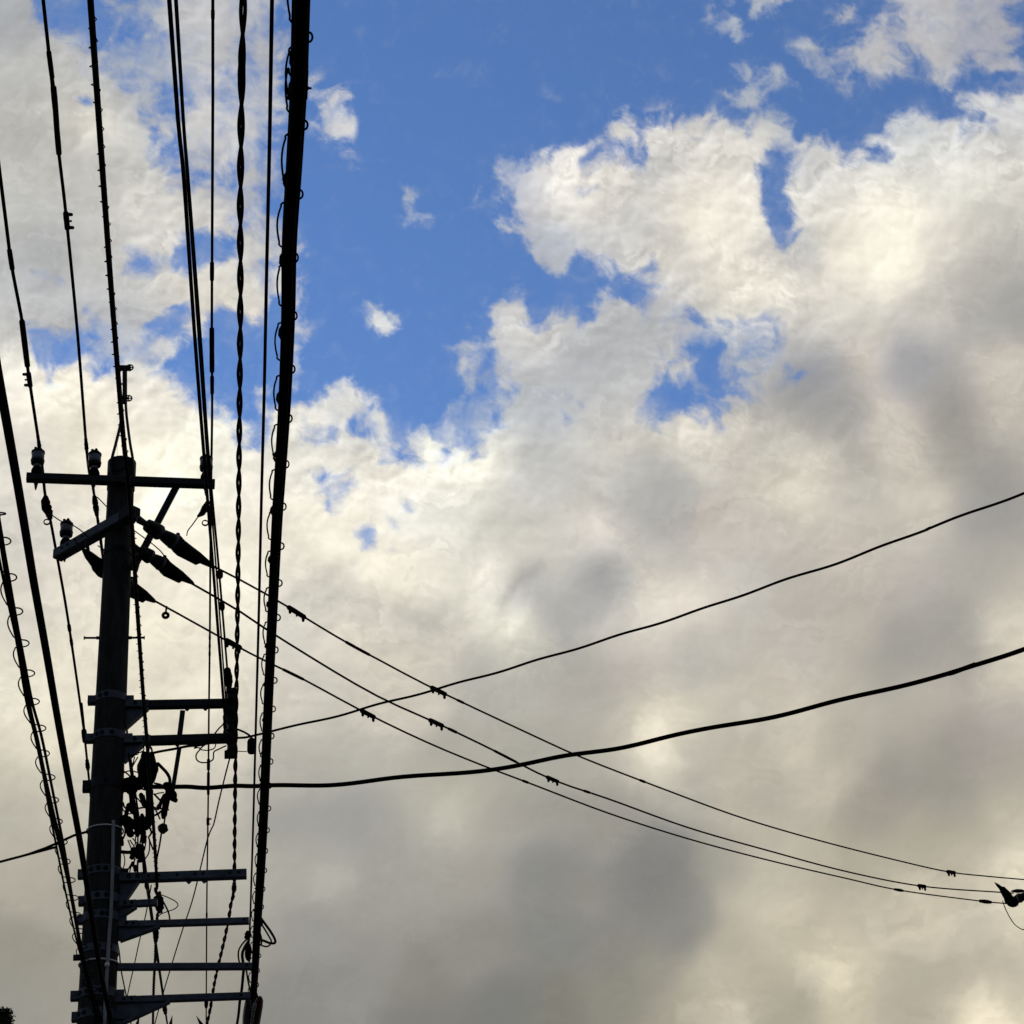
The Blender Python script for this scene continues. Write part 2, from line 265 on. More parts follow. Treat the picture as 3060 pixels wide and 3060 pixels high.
# tone of the cloud along sight lines: x, y, R, G, B as the eye sees them
TONES = """90 130 180 181 178;110 180 188 187 182;165 285 188 187 182;100 250 186 185 180;215 270 186 186 182;230 215 178 180 182;200 170 178 180 180;160 150 176 178 178;240 120 158 168 184;290 110 158 168 184;250 180 165 172 184;320 250 190 189 186;380 60 186 186 186;360 110 184 185 186;400 220 194 192 188;440 260 190 190 190;300 440 200 198 192;240 560 184 186 188;290 560 192 191 189;270 630 176 182 192;230 650 174 180 190;430 480 202 198 190;200 450 190 189 185;140 420 184 184 181;30 40 165 168 172;230 30 150 160 178;350 60 178 178 181;430 80 178 180 184;50 150 178 178 175;50 260 178 178 174;50 380 182 182 178;120 300 185 184 180;200 330 190 188 182;152 243 240 234 216;200 212 232 226 208;135 222 214 208 198;180 232 238 232 214;130 190 190 188 182;270 150 165 170 180;250 400 202 199 191;330 450 203 201 194;290 420 200 198 191;420 250 190 190 190;450 200 182 184 190;100 470 175 177 178;60 560 180 182 184;200 520 190 190 188;320 530 208 203 192;400 560 219 212 197;440 540 217 211 198;180 600 175 178 183;20 620 190 190 188;490 500 195 196 198;
30 690 232 228 214;100 740 242 234 214;60 780 226 221 206;180 730 237 230 212;250 700 244 237 220;150 800 232 224 205;60 860 215 210 198;200 860 245 236 214;300 760 240 233 218;290 860 253 247 222;370 860 254 252 228;330 800 232 228 212;400 830 242 238 223;430 900 235 230 215;350 930 255 250 228;130 950 222 215 200;60 1000 208 203 192;330 1000 245 238 218;300 1100 240 232 212;150 1100 215 208 192;40 1150 205 200 186;60 1300 228 222 200;130 1300 222 214 192;300 1200 235 228 205;370 1300 228 220 198;90 1400 220 212 190;340 1400 222 214 192;50 1500 190 184 168;120 1500 195 188 172;30 1560 180 176 160;380 1500 195 188 175;350 1600 185 178 165;60 1640 175 168 152;120 1700 165 160 145;50 1800 150 146 132;110 1860 155 150 138;40 1900 150 148 140;300 1750 168 164 150;400 1800 155 150 138;440 1650 178 174 162;420 1400 212 206 190;430 1150 232 225 206;420 1050 240 233 214;
560 870 226 223 211;600 880 229 225 213;700 900 227 222 207;760 900 230 224 208;560 960 234 228 210;640 1010 234 227 208;590 1050 229 221 203;720 1080 242 234 212;800 1110 243 237 217;850 1130 236 230 211;620 1100 204 201 189;580 1130 210 205 192;820 850 243 241 225;870 870 247 244 226;930 850 242 238 222;900 880 247 243 223;850 960 232 230 218;900 1000 215 212 200;1000 900 190 190 188;1050 870 195 195 192;960 840 207 206 200;790 900 232 228 214;780 960 222 220 210;680 800 215 215 212;
960 660 192 194 195;1000 640 212 209 203;1100 680 178 180 184;1200 640 175 176 178;1240 600 172 175 180;1000 700 178 180 182;1150 760 180 182 185;1120 790 207 202 191;1180 830 202 196 185;1300 830 207 202 188;1350 830 198 192 180;1080 770 172 178 188;1000 790 172 177 185;900 790 158 170 188;
1200 900 176 176 172;1250 920 166 166 163;1100 900 192 190 182;1160 880 200 198 190;980 360 170 178 195;1010 380 178 180 190;1060 340 230 224 213;1045 370 230 224 211;1120 400 226 219 207;1250 260 226 219 208;1300 260 217 214 207;1250 292 190 193 197;1300 330 224 218 206;1360 340 215 210 200;1150 330 217 212 203;1400 300 214 210 201;1320 400 234 226 208;1380 420 227 220 206;1200 440 204 203 199;1130 450 190 191 194;1030 450 165 172 185;1060 480 170 176 188;1250 480 215 210 200;1350 520 234 228 211;1430 540 240 234 216;1400 600 229 223 209;1480 520 226 219 205;1300 560 204 202 198;1400 650 165 172 182;
1540 380 231 227 215;1520 310 192 193 195;1600 330 220 217 210;1700 320 224 222 212;1800 320 227 224 214;1860 340 230 227 216;1700 260 192 196 201;1800 260 200 202 202;1900 250 193 194 195;1920 320 211 207 197;1650 420 234 228 211;1690 400 233 227 209;1600 480 234 227 209;1700 470 238 230 210;1780 450 212 206 194;1880 430 195 192 183;1900 500 176 173 167;1850 520 178 174 167;1500 470 188 189 190;1560 560 218 212 200;1650 530 226 219 203;1620 600 205 202 192;1550 640 190 188 183;1740 600 193 188 179;1850 600 170 168 163;1910 570 157 156 153;1640 650 207 199 185;1620 700 207 198 185;1700 680 164 164 167;1725 692 150 151 158;1540 700 146 150 162;1600 760 157 156 153;1530 760 152 152 153;1580 800 156 154 150;1680 780 200 190 177;1800 740 155 152 148;1880 700 203 195 181;1900 760 192 184 171;1800 800 156 153 145;1700 830 198 189 175;1500 820 186 181 169;1550 870 208 200 184;1490 930 215 208 190;1620 880 177 174 165;1700 910 190 184 170;1790 880 158 155 147;1860 900 155 153 149;1900 850 175 170 160;1760 930 200 192 176;1850 960 153 151 147;
980 960 205 202 192;1000 1050 211 206 193;960 1000 200 198 188;1140 1000 222 214 202;1110 990 212 206 195;950 1100 238 232 214;962 1060 230 224 208;990 1110 156 156 157;1010 1096 158 158 158;970 1135 170 169 167;930 1180 238 233 212;980 1190 241 236 214;975 1215 236 231 212;1050 1090 206 201 189;1140 1090 156 157 160;1125 1115 163 163 163;1080 1140 173 172 170;1040 1175 162 161 158;1250 1120 228 220 202;1300 1130 219 211 196;1220 1170 216 210 197;1350 1120 205 198 186;1200 1050 195 190 180;1300 1050 188 184 177;1400 1100 185 182 174;1450 1000 192 186 176;1350 1000 196 187 176;1250 980 170 168 165;1200 960 166 165 163;1500 1100 180 174 164;1600 1050 192 183 171;1600 1200 182 174 162;1500 1250 190 182 172;1700 1050 185 180 168;1750 1100 176 170 163;1850 1100 170 166 157;1800 1170 154 152 145;1720 1240 154 151 146;1820 1230 163 158 150;1895 1150 184 177 163;1912 1195 218 210 190;1910 1280 207 199 179;1650 1260 157 155 146;1600 1290 183 175 160;1750 1300 178 172 158;1400 1200 185 180 170;1300 1230 178 174 165;1200 1250 182 174 164;1450 1300 190 182 166;1100 1250 166 163 155;1100 1330 175 170 160;1000 1250 168 166 157;1150 1180 202 197 186;
700 1150 200 195 184;800 1180 180 178 171;850 1120 188 186 176;650 1200 217 210 193;750 1230 214 207 189;830 1220 209 201 185;900 1240 176 174 167;950 1260 170 168 159;700 1330 206 199 183;620 1300 195 190 178;800 1330 207 200 183;560 1350 200 195 180;580 1180 200 196 184;900 1330 170 167 159;650 1400 178 175 165;850 1400 164 161 152;
1240 1400 224 214 191;1265 1385 233 223 197;1180 1400 185 180 166;1290 1400 178 174 163;1100 1430 168 164 154;1000 1430 168 165 155;900 1420 172 168 158;600 1450 172 168 160;540 1450 176 172 164;560 1550 153 153 149;650 1560 150 151 151;600 1620 158 156 150;620 1650 174 170 161;560 1640 170 166 158;720 1600 158 156 150;850 1540 182 177 161;870 1500 177 173 158;830 1570 172 169 162;950 1550 162 158 150;1050 1550 155 152 145;1150 1550 152 148 141;1250 1600 133 132 131;1240 1640 125 125 126;1200 1680 130 130 129;1300 1700 136 135 131;1270 1750 130 129 127;1100 1700 145 142 135;1060 1760 128 130 130;1020 1640 136 137 136;900 1650 158 154 147;800 1650 160 157 150;700 1700 158 155 148;600 1750 150 149 144;700 1800 145 143 138;650 1870 141 140 136;560 1900 137 136 132;800 1850 136 133 126;900 1800 143 139 132;950 1900 120 121 120;800 1920 127 125 121;1050 1900 127 125 115;1150 1800 134 132 126;1150 1880 140 137 124;1250 1830 151 147 133;1300 1900 166 159 139;1340 1880 194 183 157;1360 1855 199 188 163;1400 1780 179 171 148;1300 1500 172 168 156;1400 1450 192 184 166;1350 1440 180 175 162;1450 1500 178 172 158;1400 1550 184 176 159;1500 1400 214 204 185;1480 1340 211 203 184;1440 1370 178 174 163;1560 1400 178 172 158;1550 1480 197 187 169;1400 1660 164 161 148;1350 1620 158 155 145;1450 1650 191 183 163;1480 1600 180 174 156;1420 1700 198 187 160;1470 1720 209 198 170;1500 1800 196 186 158;1450 1850 178 170 146;1530 1740 188 178 152;1600 1830 219 206 175;1580 1780 212 199 170;1500 1900 164 157 138;1600 1900 207 194 163;1650 1850 195 183 155;1700 1880 171 163 145;1720 1820 178 170 150;1650 1730 187 178 155;1560 1650 180 171 150;1620 1620 175 168 148;1640 1540 158 151 141;1700 1450 152 147 140;1780 1430 147 144 136;1840 1400 156 149 144;1900 1350 175 166 158;1720 1380 172 165 155;1640 1370 178 173 160;1800 1520 158 153 144;1900 1460 165 158 148;1900 1540 197 188 166;1850 1580 175 167 150;1750 1600 175 167 148;1700 1660 184 175 153;1830 1650 193 183 160;1800 1630 190 180 156;1880 1650 218 207 178;1920 1640 225 215 185;1700 1720 201 190 162;1740 1700 203 192 165;1780 1740 204 192 165;1850 1750 176 168 151;1900 1700 202 192 166;1920 1760 207 196 166;1800 1820 170 161 144;1850 1820 190 180 155;1900 1850 184 174 155;1880 1900 232 218 185;1850 1900 229 215 183;1800 1900 207 194 163;1760 1900 179 169 150;1920 1900 200 188 160;
1750 60 181 181 183;1700 90 174 174 178;1850 80 160 163 175;1600 110 180 182 186;1450 10 188 191 193;1390 50 172 180 190;1420 160 158 168 184;1475 150 172 180 190;620 230 202 202 203;720 610 205 208 210;780 390 160 172 195"""
# puffs and shaded flanks inside the cloud, as outlines: (how much lighter or darker, edge softness, points)
PUFFS = [
(.80,7,[(945,1127),(963,1106),(989,1083),(1023,1077),(1020,1090),(986,1111),(963,1119),(945,1138)]),
(1.07,7,[(947,1171),(973,1213),(1004,1171),(1018,1132),(994,1109),(963,1135)]),
(.89,10,[(1117,1067),(1153,1062),(1151,1106),(1130,1127),(1114,1106)]),(.93,10,[(1060,1140),(1110,1120),(1120,1150),(1070,1180),(1020,1190)]),
(1.07,12,[(1114,955),(1140,962),(1148,1004),(1119,1015),(1109,989)]),
(.92,8,[(540,1106),(600,1078),(640,1100),(665,1130),(600,1142),(536,1135)]),
(.89,8,[(756,1117),(806,1127),(858,1114),(876,1135),(892,1169),(845,1190),(793,1180),(740,1166)]),
(1.05,8,[(913,1030),(965,1030),(949,1119),(892,1166),(876,1119)]),
(1.06,6,[(1200,1360),(1255,1350),(1282,1400),(1297,1453),(1302,1487),(1262,1494),(1215,1440)]),
(1.07,5,[(1305,1884),(1321,1899),(1339,1907),(1350,1889),(1371,1894),(1391,1890),(1430,1945),(1290,1945),(1270,1880)]),
(.955,9,[(1573,1471),(1662,1479),(1800,1470),(1940,1505),(1935,1597),(1819,1636),(1688,1688),(1610,1662),(1568,1594),(1558,1540)]),
(1.08,6,[(1790,1945),(1819,1871),(1850,1838),(1882,1887),(1911,1924),(1915,1945)]),
(1.07,6,[(1500,1800),(1560,1812),(1582,1830),(1590,1850),(1605,1870),(1560,1892),(1490,1862)]),
(1.06,8,[(1623,1722),(1662,1717),(1688,1751),(1741,1754),(1780,1738),(1845,1720),(1940,1714),(1940,1780),(1793,1806),(1662,1793)]),
(.965,8,[(1479,664),(1589,677),(1620,743),(1622,792),(1558,831),(1505,784),(1474,730)]),
(1.06,6,[(1450,766),(1484,777),(1490,797),(1531,829),(1537,842),(1615,858),(1600,890),(1505,888),(1443,850)]),
(.95,9,[(1690,680),(1710,668),(1740,672),(1760,700),(1740,716),(1700,708)]),
(.94,9,[(1730,743),(1819,743),(1830,795),(1814,834),(1767,803),(1741,790)]),
(.96,7,[(1780,850),(1845,834),(1940,880),(1940,950),(1850,933),(1819,899),(1767,894)]),
(1.05,5,[(793,834),(840,842),(863,837),(892,862),(942,837),(936,868),(897,915),(866,897),(856,868),(824,883),(790,860)]),
(1.05,6,[(1398,1330),(1440,1340),(1420,1400),(1390,1392)]),(.95,10,[(1000,1600),(1100,1590),(1120,1680),(1040,1700)]),(.97,14,[(1180,1560),(1290,1580),(1310,1700),(1220,1720),(1160,1660)]),
(1.05,9,[(590,1640),(640,1650),(650,1680),(600,1690)]),(1.05,9,[(830,1490),(880,1500),(860,1560),(815,1570)]),(1.06,7,[(1690,1640),(1760,1650),(1740,1700),(1680,1690)]),
(1.05,10,[(20,690),(90,720),(130,770),(60,800),(0,760)]),(.95,12,[(120,760),(190,750),(200,820),(130,850)]),(.95,14,[(300,760),(370,770),(350,820),(290,810)]),
(1.05,9,[(600,1010),(680,1030),(740,1070),(700,1100),(610,1060)]),(.96,12,[(880,990),(950,970),(980,1030),(900,1050)]),
]
def build_sky():
    T = np.array([[float(q) for q in t.split()] for t in TONES.replace('\n', '').split(';') if t.strip()])
    T[:, 4] = np.where(T[:, 1] > 1350, T[:, 4]-3, T[:, 4])
    lin = lambda c: np.where(c <= .04045, c/12.92, ((c+.055)/1.055)**2.4)
    # coarse maps over -500..2432 view units
    lo, hi, ng = -400.0, 2332.0, 456
    gx = np.linspace(lo, hi, ng); GX, GY = np.meshgrid(gx, gx)
    cx = np.clip(GX, 0, 1932); cyy = np.clip(GY, 0, 1932)
    num = np.zeros((ng, ng, 3)); den = np.zeros((ng, ng))
    for x, y, r, g, b in T:
        d2 = (cx-x)**2+(cyy-y)**2
        wt = np.exp(-d2/(2*34.0**2))+.06*np.exp(-d2/(2*80.0**2))+1e-5*np.exp(-d2/(2*260.0**2))+1e-9
        num += wt[..., None]*np.array([r, g, b])/255; den += wt
    TONE = num/den[..., None]
    TL = TONE.mean(-1, keepdims=True); ds = (.14+.22*np.clip((GY-1200)/500, 0, 1))[..., None]; TONE = TONE*(1-ds)+(TL*np.array([1.014, .998, .978]))*ds
    # (outlines) covering field on a finer grid
    nf = 1366; fx = np.linspace(lo, hi, nf); stp = fx[1]-fx[0]
    def fill(A, shapes, k, c, mult):
        for val, soft, pts in shapes:
            p = np.array(pts, float); x0, y0 = p.min(0)-soft*1.5-8; x1, y1 = p.max(0)+soft*1.5+8
            i0, i1 = max(0, int((x0-lo)/stp)), min(nf, int((x1-lo)/stp)+2); j0, j1 = max(0, int((y0-lo)/stp)), min(nf, int((y1-lo)/stp)+2)
            X, Y = np.meshgrid(fx[i0:i1], fx[j0:j1]); ins = np.zeros(X.shape, bool); dm = np.full(X.shape, 1e9)
            for (ax_, ay), (bx, by) in zip(p, np.roll(p, -1, 0)):
                ex, ey = bx-ax_, by-ay; t = np.clip(((X-ax_)*ex+(Y-ay)*ey)/(ex*ex+ey*ey+1e-9), 0, 1)
                dm = np.minimum(dm, (X-ax_-t*ex)**2+(Y-ay-t*ey)**2)
                ins ^= ((ay > Y) != (by > Y)) & (X < (bx-ax_)*(Y-ay)/(by-ay+1e-12)+ax_)
            sdd = np.where(ins, 1, -1)*np.sqrt(dm); wv = np.clip(sdd/(k*soft*(1.3 if soft >= 20 and not mult else 1)+c)+.5, 0, 1); wv = wv*wv*(3-2*wv)
            S_ = A[j0:j1, i0:i1]; A[j0:j1, i0:i1] = S_*(1+(val-1)*wv) if mult else S_*(1-wv)+val*wv
        return A
    COV = fill(np.full((nf, nf), 1.14), SHAPES, 2.0, 10, False); PUF = fill(np.ones((nf, nf)), [(1+(v-1)*(.62 if v < 1 else .85), s_*(3.2 if v < 1 else 1.9), p) for v, s_, p in PUFFS], 1.6, 4, True)
    gy_, gx_ = np.gradient(COV, stp); GR = np.clip(np.hypot(gx_, gy_)*38, 0, 1)
    for _ in range(6): GR = (GR+np.roll(GR, 2, 0)+np.roll(GR, -2, 0)+np.roll(GR, 2, 1)+np.roll(GR, -2, 1))/5
    BLUR = COV[::3, ::3][:ng, :ng].copy()
    for q_ in (3, 5, 8, 5, 3):
        for ax_ in (0, 1): BLUR = (BLUR+np.roll(BLUR, q_, ax_)+np.roll(BLUR, -q_, ax_))/3
    def samp(A, n, x, y):
        u = np.clip((x-lo)/(hi-lo)*(n-1), 0, n-1.001); v = np.clip((y-lo)/(hi-lo)*(n-1), 0, n-1.001)
        i = u.astype(int); j = v.astype(int); a = u-i; b = v-j
        if A.ndim == 3: a = a[..., None]; b = b[..., None]
        return (A[j, i]*(1-a)+A[j, i+1]*a)*(1-b)+(A[j+1, i]*(1-a)+A[j+1, i+1]*a)*b
    # dense patch of sight lines round the photograph, then rings out to the far side
    N = 760; a0, a1 = -260.0, 2192.0; q = np.linspace(a0, a1, N+1); X, Y = np.meshgrid(q, q)
    k = 3060/1932/F
    f3, r3, u3 = (np.array(v) for v in (fw, rt, up))
    Dn = f3+((X-966)*k)[..., None]*r3-((Y-966)*k)[..., None]*u3
    Dn /= np.linalg.norm(Dn, axis=-1, keepdims=True)
    w1 = fbm(X/150, Y/150, 11, 6, .55); w2 = fbm(X/150+40, Y/150+9, 23, 6, .55)
    xw, yw = X+w1*26, Y+w2*26
    n1 = fbm(X/62+w1*1.0, Y/52+w2*1.0, 41, 7, .62)*1.25; cov = samp(COV, nf, xw, yw)
    edge = np.clip(samp(GR, nf, xw, yw)*1.2+.30*np.clip(4*cov*(1.1-cov), 0, 1), 0, 1)
    cov = cov+n1*(.16+.95*edge)
    # thin veils that spread out from the clouds into the clear sky
    bl = samp(BLUR, ng, X+w1*30, Y+w2*30)
    veil = .38*np.clip(bl, 0, 1)**1.3*np.clip(.75+1.2*fbm(X/120+w1*.9, Y/80+w2*.9, 211, 5, .55), 0, 1.4)
    cov = np.maximum(cov, 0)+veil*np.clip(1-cov, 0, 1)
    # cloud body: rounded billows of light and shade at several sizes
    def billow(x, y):
        t = 0; am = 0
        for o, (sc, g_) in enumerate(((150, 1.0), (78, .62), (40, .36), (21, .20), (11, .11))):
            t = t+g_*(1-np.abs(_perlin(x/sc, y/(sc*.86), 300+7*o))*2.0); am += g_
        return t/am
    xb, yb = X+w1*16, Y+w2*16
    B0 = billow(xb, yb); Bs = billow(xb+7, yb+9)
    tone = samp(TONE, ng, X+w1*20, Y+w2*20)
    lum = tone.mean(-1); act = np.clip((1500-Y)/600, .72, 1)*np.clip((lum-.55)/.25, .35, 1)
    eg = np.clip(1-np.abs(bl-.8)*2.6, 0, 1)                    # livelier towards the clouds' margins
    rel = ((B0-Bs)*.17+(B0-.45)*.035)*(.5+.9*eg)+fbm(X/230+w1*.15, Y/150+w2*.15, 401, 7, .58)*.15
    # banks lying one behind another: crisp lit edge, shade falling away behind it
    def banks(sx, sy, k, seed):
        f = fbm(X/sx+w1*.35+n1*.05, Y/sy+w2*.35-n1*.05, seed, 6, .56)*k+50
        fr = f-np.floor(f); m_ = np.clip(fbm(X/220, Y/180, seed+50, 3, .5)*2.2+.35, 0, 1)
        e_ = np.clip(fr/.10, 0, 1); e_ = e_*e_*(3-2*e_)
        return (e_*(1-fr)-.42)*m_
    rel = rel+banks(300, 190, 3.2, 511)*.10+banks(120, 85, 2.6, 541)*.07
    tone = tone*1.035*(samp(PUF, nf, X+w1*34+n1*20, Y+w2*34-n1*20))[..., None]
    tone = np.clip(tone*(1+rel[..., None]*act[..., None]), 0, 1)
    rgb = lin(tone)
    P = [Dn.reshape(-1, 3)]; A = [cov.ravel()]; B = [rgb.reshape(-1, 3)]
    idx = np.arange((N+1)**2).reshape(N+1, N+1)
    F_ = [np.stack([idx[:-1, :-1], idx[:-1, 1:], idx[1:, 1:], idx[1:, :-1]], -1).reshape(-1, 4)]
    st = 8; ring = np.concatenate([idx[0, :-1:st], idx[:-1:st, -1], idx[-1, :0:-st], idx[:0:-st, 0]])
    full = np.concatenate([idx[0, :-1], idx[:-1, -1], idx[-1, :0:-1], idx[:0:-1, 0]])
    m = len(ring); D0 = P[0][ring]; c0 = B[0][ring]; v0 = A[0][ring]
    axd = f3/np.linalg.norm(f3); th0 = np.arccos(np.clip(D0@axd, -1, 1)); side = D0-np.outer(D0@axd, axd); side /= np.linalg.norm(side, axis=1)[:, None]
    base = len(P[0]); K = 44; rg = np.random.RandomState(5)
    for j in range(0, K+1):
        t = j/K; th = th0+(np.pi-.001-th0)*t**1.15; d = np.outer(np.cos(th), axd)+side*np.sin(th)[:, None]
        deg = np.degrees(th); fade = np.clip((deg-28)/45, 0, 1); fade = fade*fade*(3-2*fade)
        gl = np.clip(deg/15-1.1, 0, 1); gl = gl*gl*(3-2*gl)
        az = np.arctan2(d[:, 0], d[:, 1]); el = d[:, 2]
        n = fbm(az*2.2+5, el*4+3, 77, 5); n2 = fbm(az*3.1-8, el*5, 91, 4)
        far = np.stack([.090+.03*n2, .094+.03*n2, .103+.03*n2], -1).clip(.02, 1)     # unseen dark overcast, added behind the viewer to keep near things in silhouette
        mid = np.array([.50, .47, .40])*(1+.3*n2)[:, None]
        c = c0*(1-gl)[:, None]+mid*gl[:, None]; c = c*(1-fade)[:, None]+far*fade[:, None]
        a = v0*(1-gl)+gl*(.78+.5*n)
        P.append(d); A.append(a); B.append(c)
    rid = base+np.arange(m*(K+1)).reshape(K+1, m)
    for j in range(K):
        r1, r2 = rid[j], rid[j+1]; F_.append(np.stack([r1, np.roll(r1, -1), np.roll(r2, -1), r2], -1))
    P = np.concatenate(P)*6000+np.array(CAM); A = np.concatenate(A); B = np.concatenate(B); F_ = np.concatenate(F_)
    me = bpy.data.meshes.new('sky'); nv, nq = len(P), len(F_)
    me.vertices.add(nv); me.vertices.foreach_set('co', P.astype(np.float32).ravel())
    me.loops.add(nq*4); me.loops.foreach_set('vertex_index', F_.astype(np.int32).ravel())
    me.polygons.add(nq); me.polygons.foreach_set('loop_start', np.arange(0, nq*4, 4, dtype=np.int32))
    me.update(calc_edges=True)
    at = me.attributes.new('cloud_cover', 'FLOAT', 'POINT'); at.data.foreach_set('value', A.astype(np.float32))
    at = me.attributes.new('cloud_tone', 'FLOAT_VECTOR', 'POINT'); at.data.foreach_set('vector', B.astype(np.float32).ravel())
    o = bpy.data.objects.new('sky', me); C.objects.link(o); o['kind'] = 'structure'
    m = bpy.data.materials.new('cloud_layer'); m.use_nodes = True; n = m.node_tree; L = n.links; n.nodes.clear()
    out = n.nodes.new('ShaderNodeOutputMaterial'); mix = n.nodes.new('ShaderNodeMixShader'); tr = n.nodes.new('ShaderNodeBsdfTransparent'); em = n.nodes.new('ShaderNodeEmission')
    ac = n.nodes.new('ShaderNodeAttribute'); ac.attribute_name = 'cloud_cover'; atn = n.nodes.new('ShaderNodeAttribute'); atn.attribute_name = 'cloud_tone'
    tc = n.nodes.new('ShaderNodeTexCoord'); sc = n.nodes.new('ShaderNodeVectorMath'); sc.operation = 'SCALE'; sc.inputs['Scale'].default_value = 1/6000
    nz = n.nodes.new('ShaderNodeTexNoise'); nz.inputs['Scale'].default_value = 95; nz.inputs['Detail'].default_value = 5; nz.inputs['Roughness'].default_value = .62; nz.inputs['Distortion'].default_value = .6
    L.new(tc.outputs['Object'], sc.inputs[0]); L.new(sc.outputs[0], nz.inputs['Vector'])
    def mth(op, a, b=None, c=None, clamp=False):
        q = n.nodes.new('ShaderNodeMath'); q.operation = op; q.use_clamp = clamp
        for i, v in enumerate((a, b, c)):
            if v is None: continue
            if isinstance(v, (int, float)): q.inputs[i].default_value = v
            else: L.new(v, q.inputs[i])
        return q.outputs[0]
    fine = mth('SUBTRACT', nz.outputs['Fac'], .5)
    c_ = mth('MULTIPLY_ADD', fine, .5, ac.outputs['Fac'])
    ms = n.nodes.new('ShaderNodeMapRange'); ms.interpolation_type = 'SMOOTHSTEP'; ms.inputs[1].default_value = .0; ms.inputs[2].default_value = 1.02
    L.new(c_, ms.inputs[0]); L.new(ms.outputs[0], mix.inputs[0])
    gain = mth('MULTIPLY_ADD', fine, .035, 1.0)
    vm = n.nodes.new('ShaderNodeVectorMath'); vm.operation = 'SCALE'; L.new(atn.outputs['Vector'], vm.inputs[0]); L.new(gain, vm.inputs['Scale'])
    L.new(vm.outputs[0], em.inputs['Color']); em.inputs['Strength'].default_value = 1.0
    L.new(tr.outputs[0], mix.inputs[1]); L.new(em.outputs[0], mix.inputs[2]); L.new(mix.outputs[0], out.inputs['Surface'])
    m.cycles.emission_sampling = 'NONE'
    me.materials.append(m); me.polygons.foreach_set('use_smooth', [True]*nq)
    return o
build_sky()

# ---------------------------------------------------------------- ground
g = MB()
n_ = 24
for i in range(n_+1):
    for j in range(n_+1):
        g.v.append(Vector(((i/n_-.5)*6000, (j/n_-.5)*6000, 0)))
g.f = [(i*(n_+1)+j, (i+1)*(n_+1)+j, (i+1)*(n_+1)+j+1, i*(n_+1)+j+1) for i in range(n_) for j in range(n_)]
tag(g.build('ground', ASPH, org=(0, 0, 0)), kind='structure')

# ================================================================ the utility pole
CW = UP.cross(ST).normalized()               # unused helper axis, across
pole = thing('utility_pole', 'tall dark concrete utility pole carrying stacked steel crossarms, at the left of the photo', 'utility pole', axis(0))
mb = MB(); hs = [0, 2, 4, 6, 8, HT-.02, HT+.0]
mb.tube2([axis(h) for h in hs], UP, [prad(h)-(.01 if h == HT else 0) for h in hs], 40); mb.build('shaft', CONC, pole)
def ring(mb, h, hh, extra=.006, n=40, shift=0):
    a, b = axis(h-hh/2), axis(h+hh/2); r0, r1 = prad(h)-.004, prad(h)+extra; P = []
    for c, q in ((a, r0), (a, r1), (b, r1), (b, r0)):
        P += [c+(AC*math.cos(2*math.pi*k/n)+ST*math.sin(2*math.pi*k/n))*q for k in range(n)]
    mb.add(P, [(j*n+k, j*n+(k+1) % n, ((j+1) % 4)*n+(k+1) % n, ((j+1) % 4)*n+k) for j in range(4) for k in range(n)])
def disc(mb, c, nrm, r, t=.006, n=14):
    nrm = nrm.normalized(); mb.tube2([Vector(c)-nrm*t*.5, Vector(c)+nrm*t*.5], nrm, [r, r], n)
def band(h, hh=.06, stub=True, holes=(-.3, -.05, .25), m=STEEL, stubw=.075, parent=pole, ear=.05):
    mb = MB(); ring(mb, h, hh)
    if stub:
        c = axis(h)-AC*(prad(h)+stubw*.5-.005); mb.bbox(c, AC*stubw*.5, ST*.03, UP*hh*.52)
        c = axis(h)+AC*(prad(h)+.02); mb.bbox(c, AC*.03, ST*.028, UP*hh*.5)
    b = mb.build('band', m, parent)
    for a in holes:
        d = (AC*math.sin(a*2)-ST*math.cos(a*2)).normalized(); q = MB()
        disc(q, axis(h)+d*(prad(h)+.006), d, .017, .008); sub(q, 'bolt_head', HOLE, b)
    return b
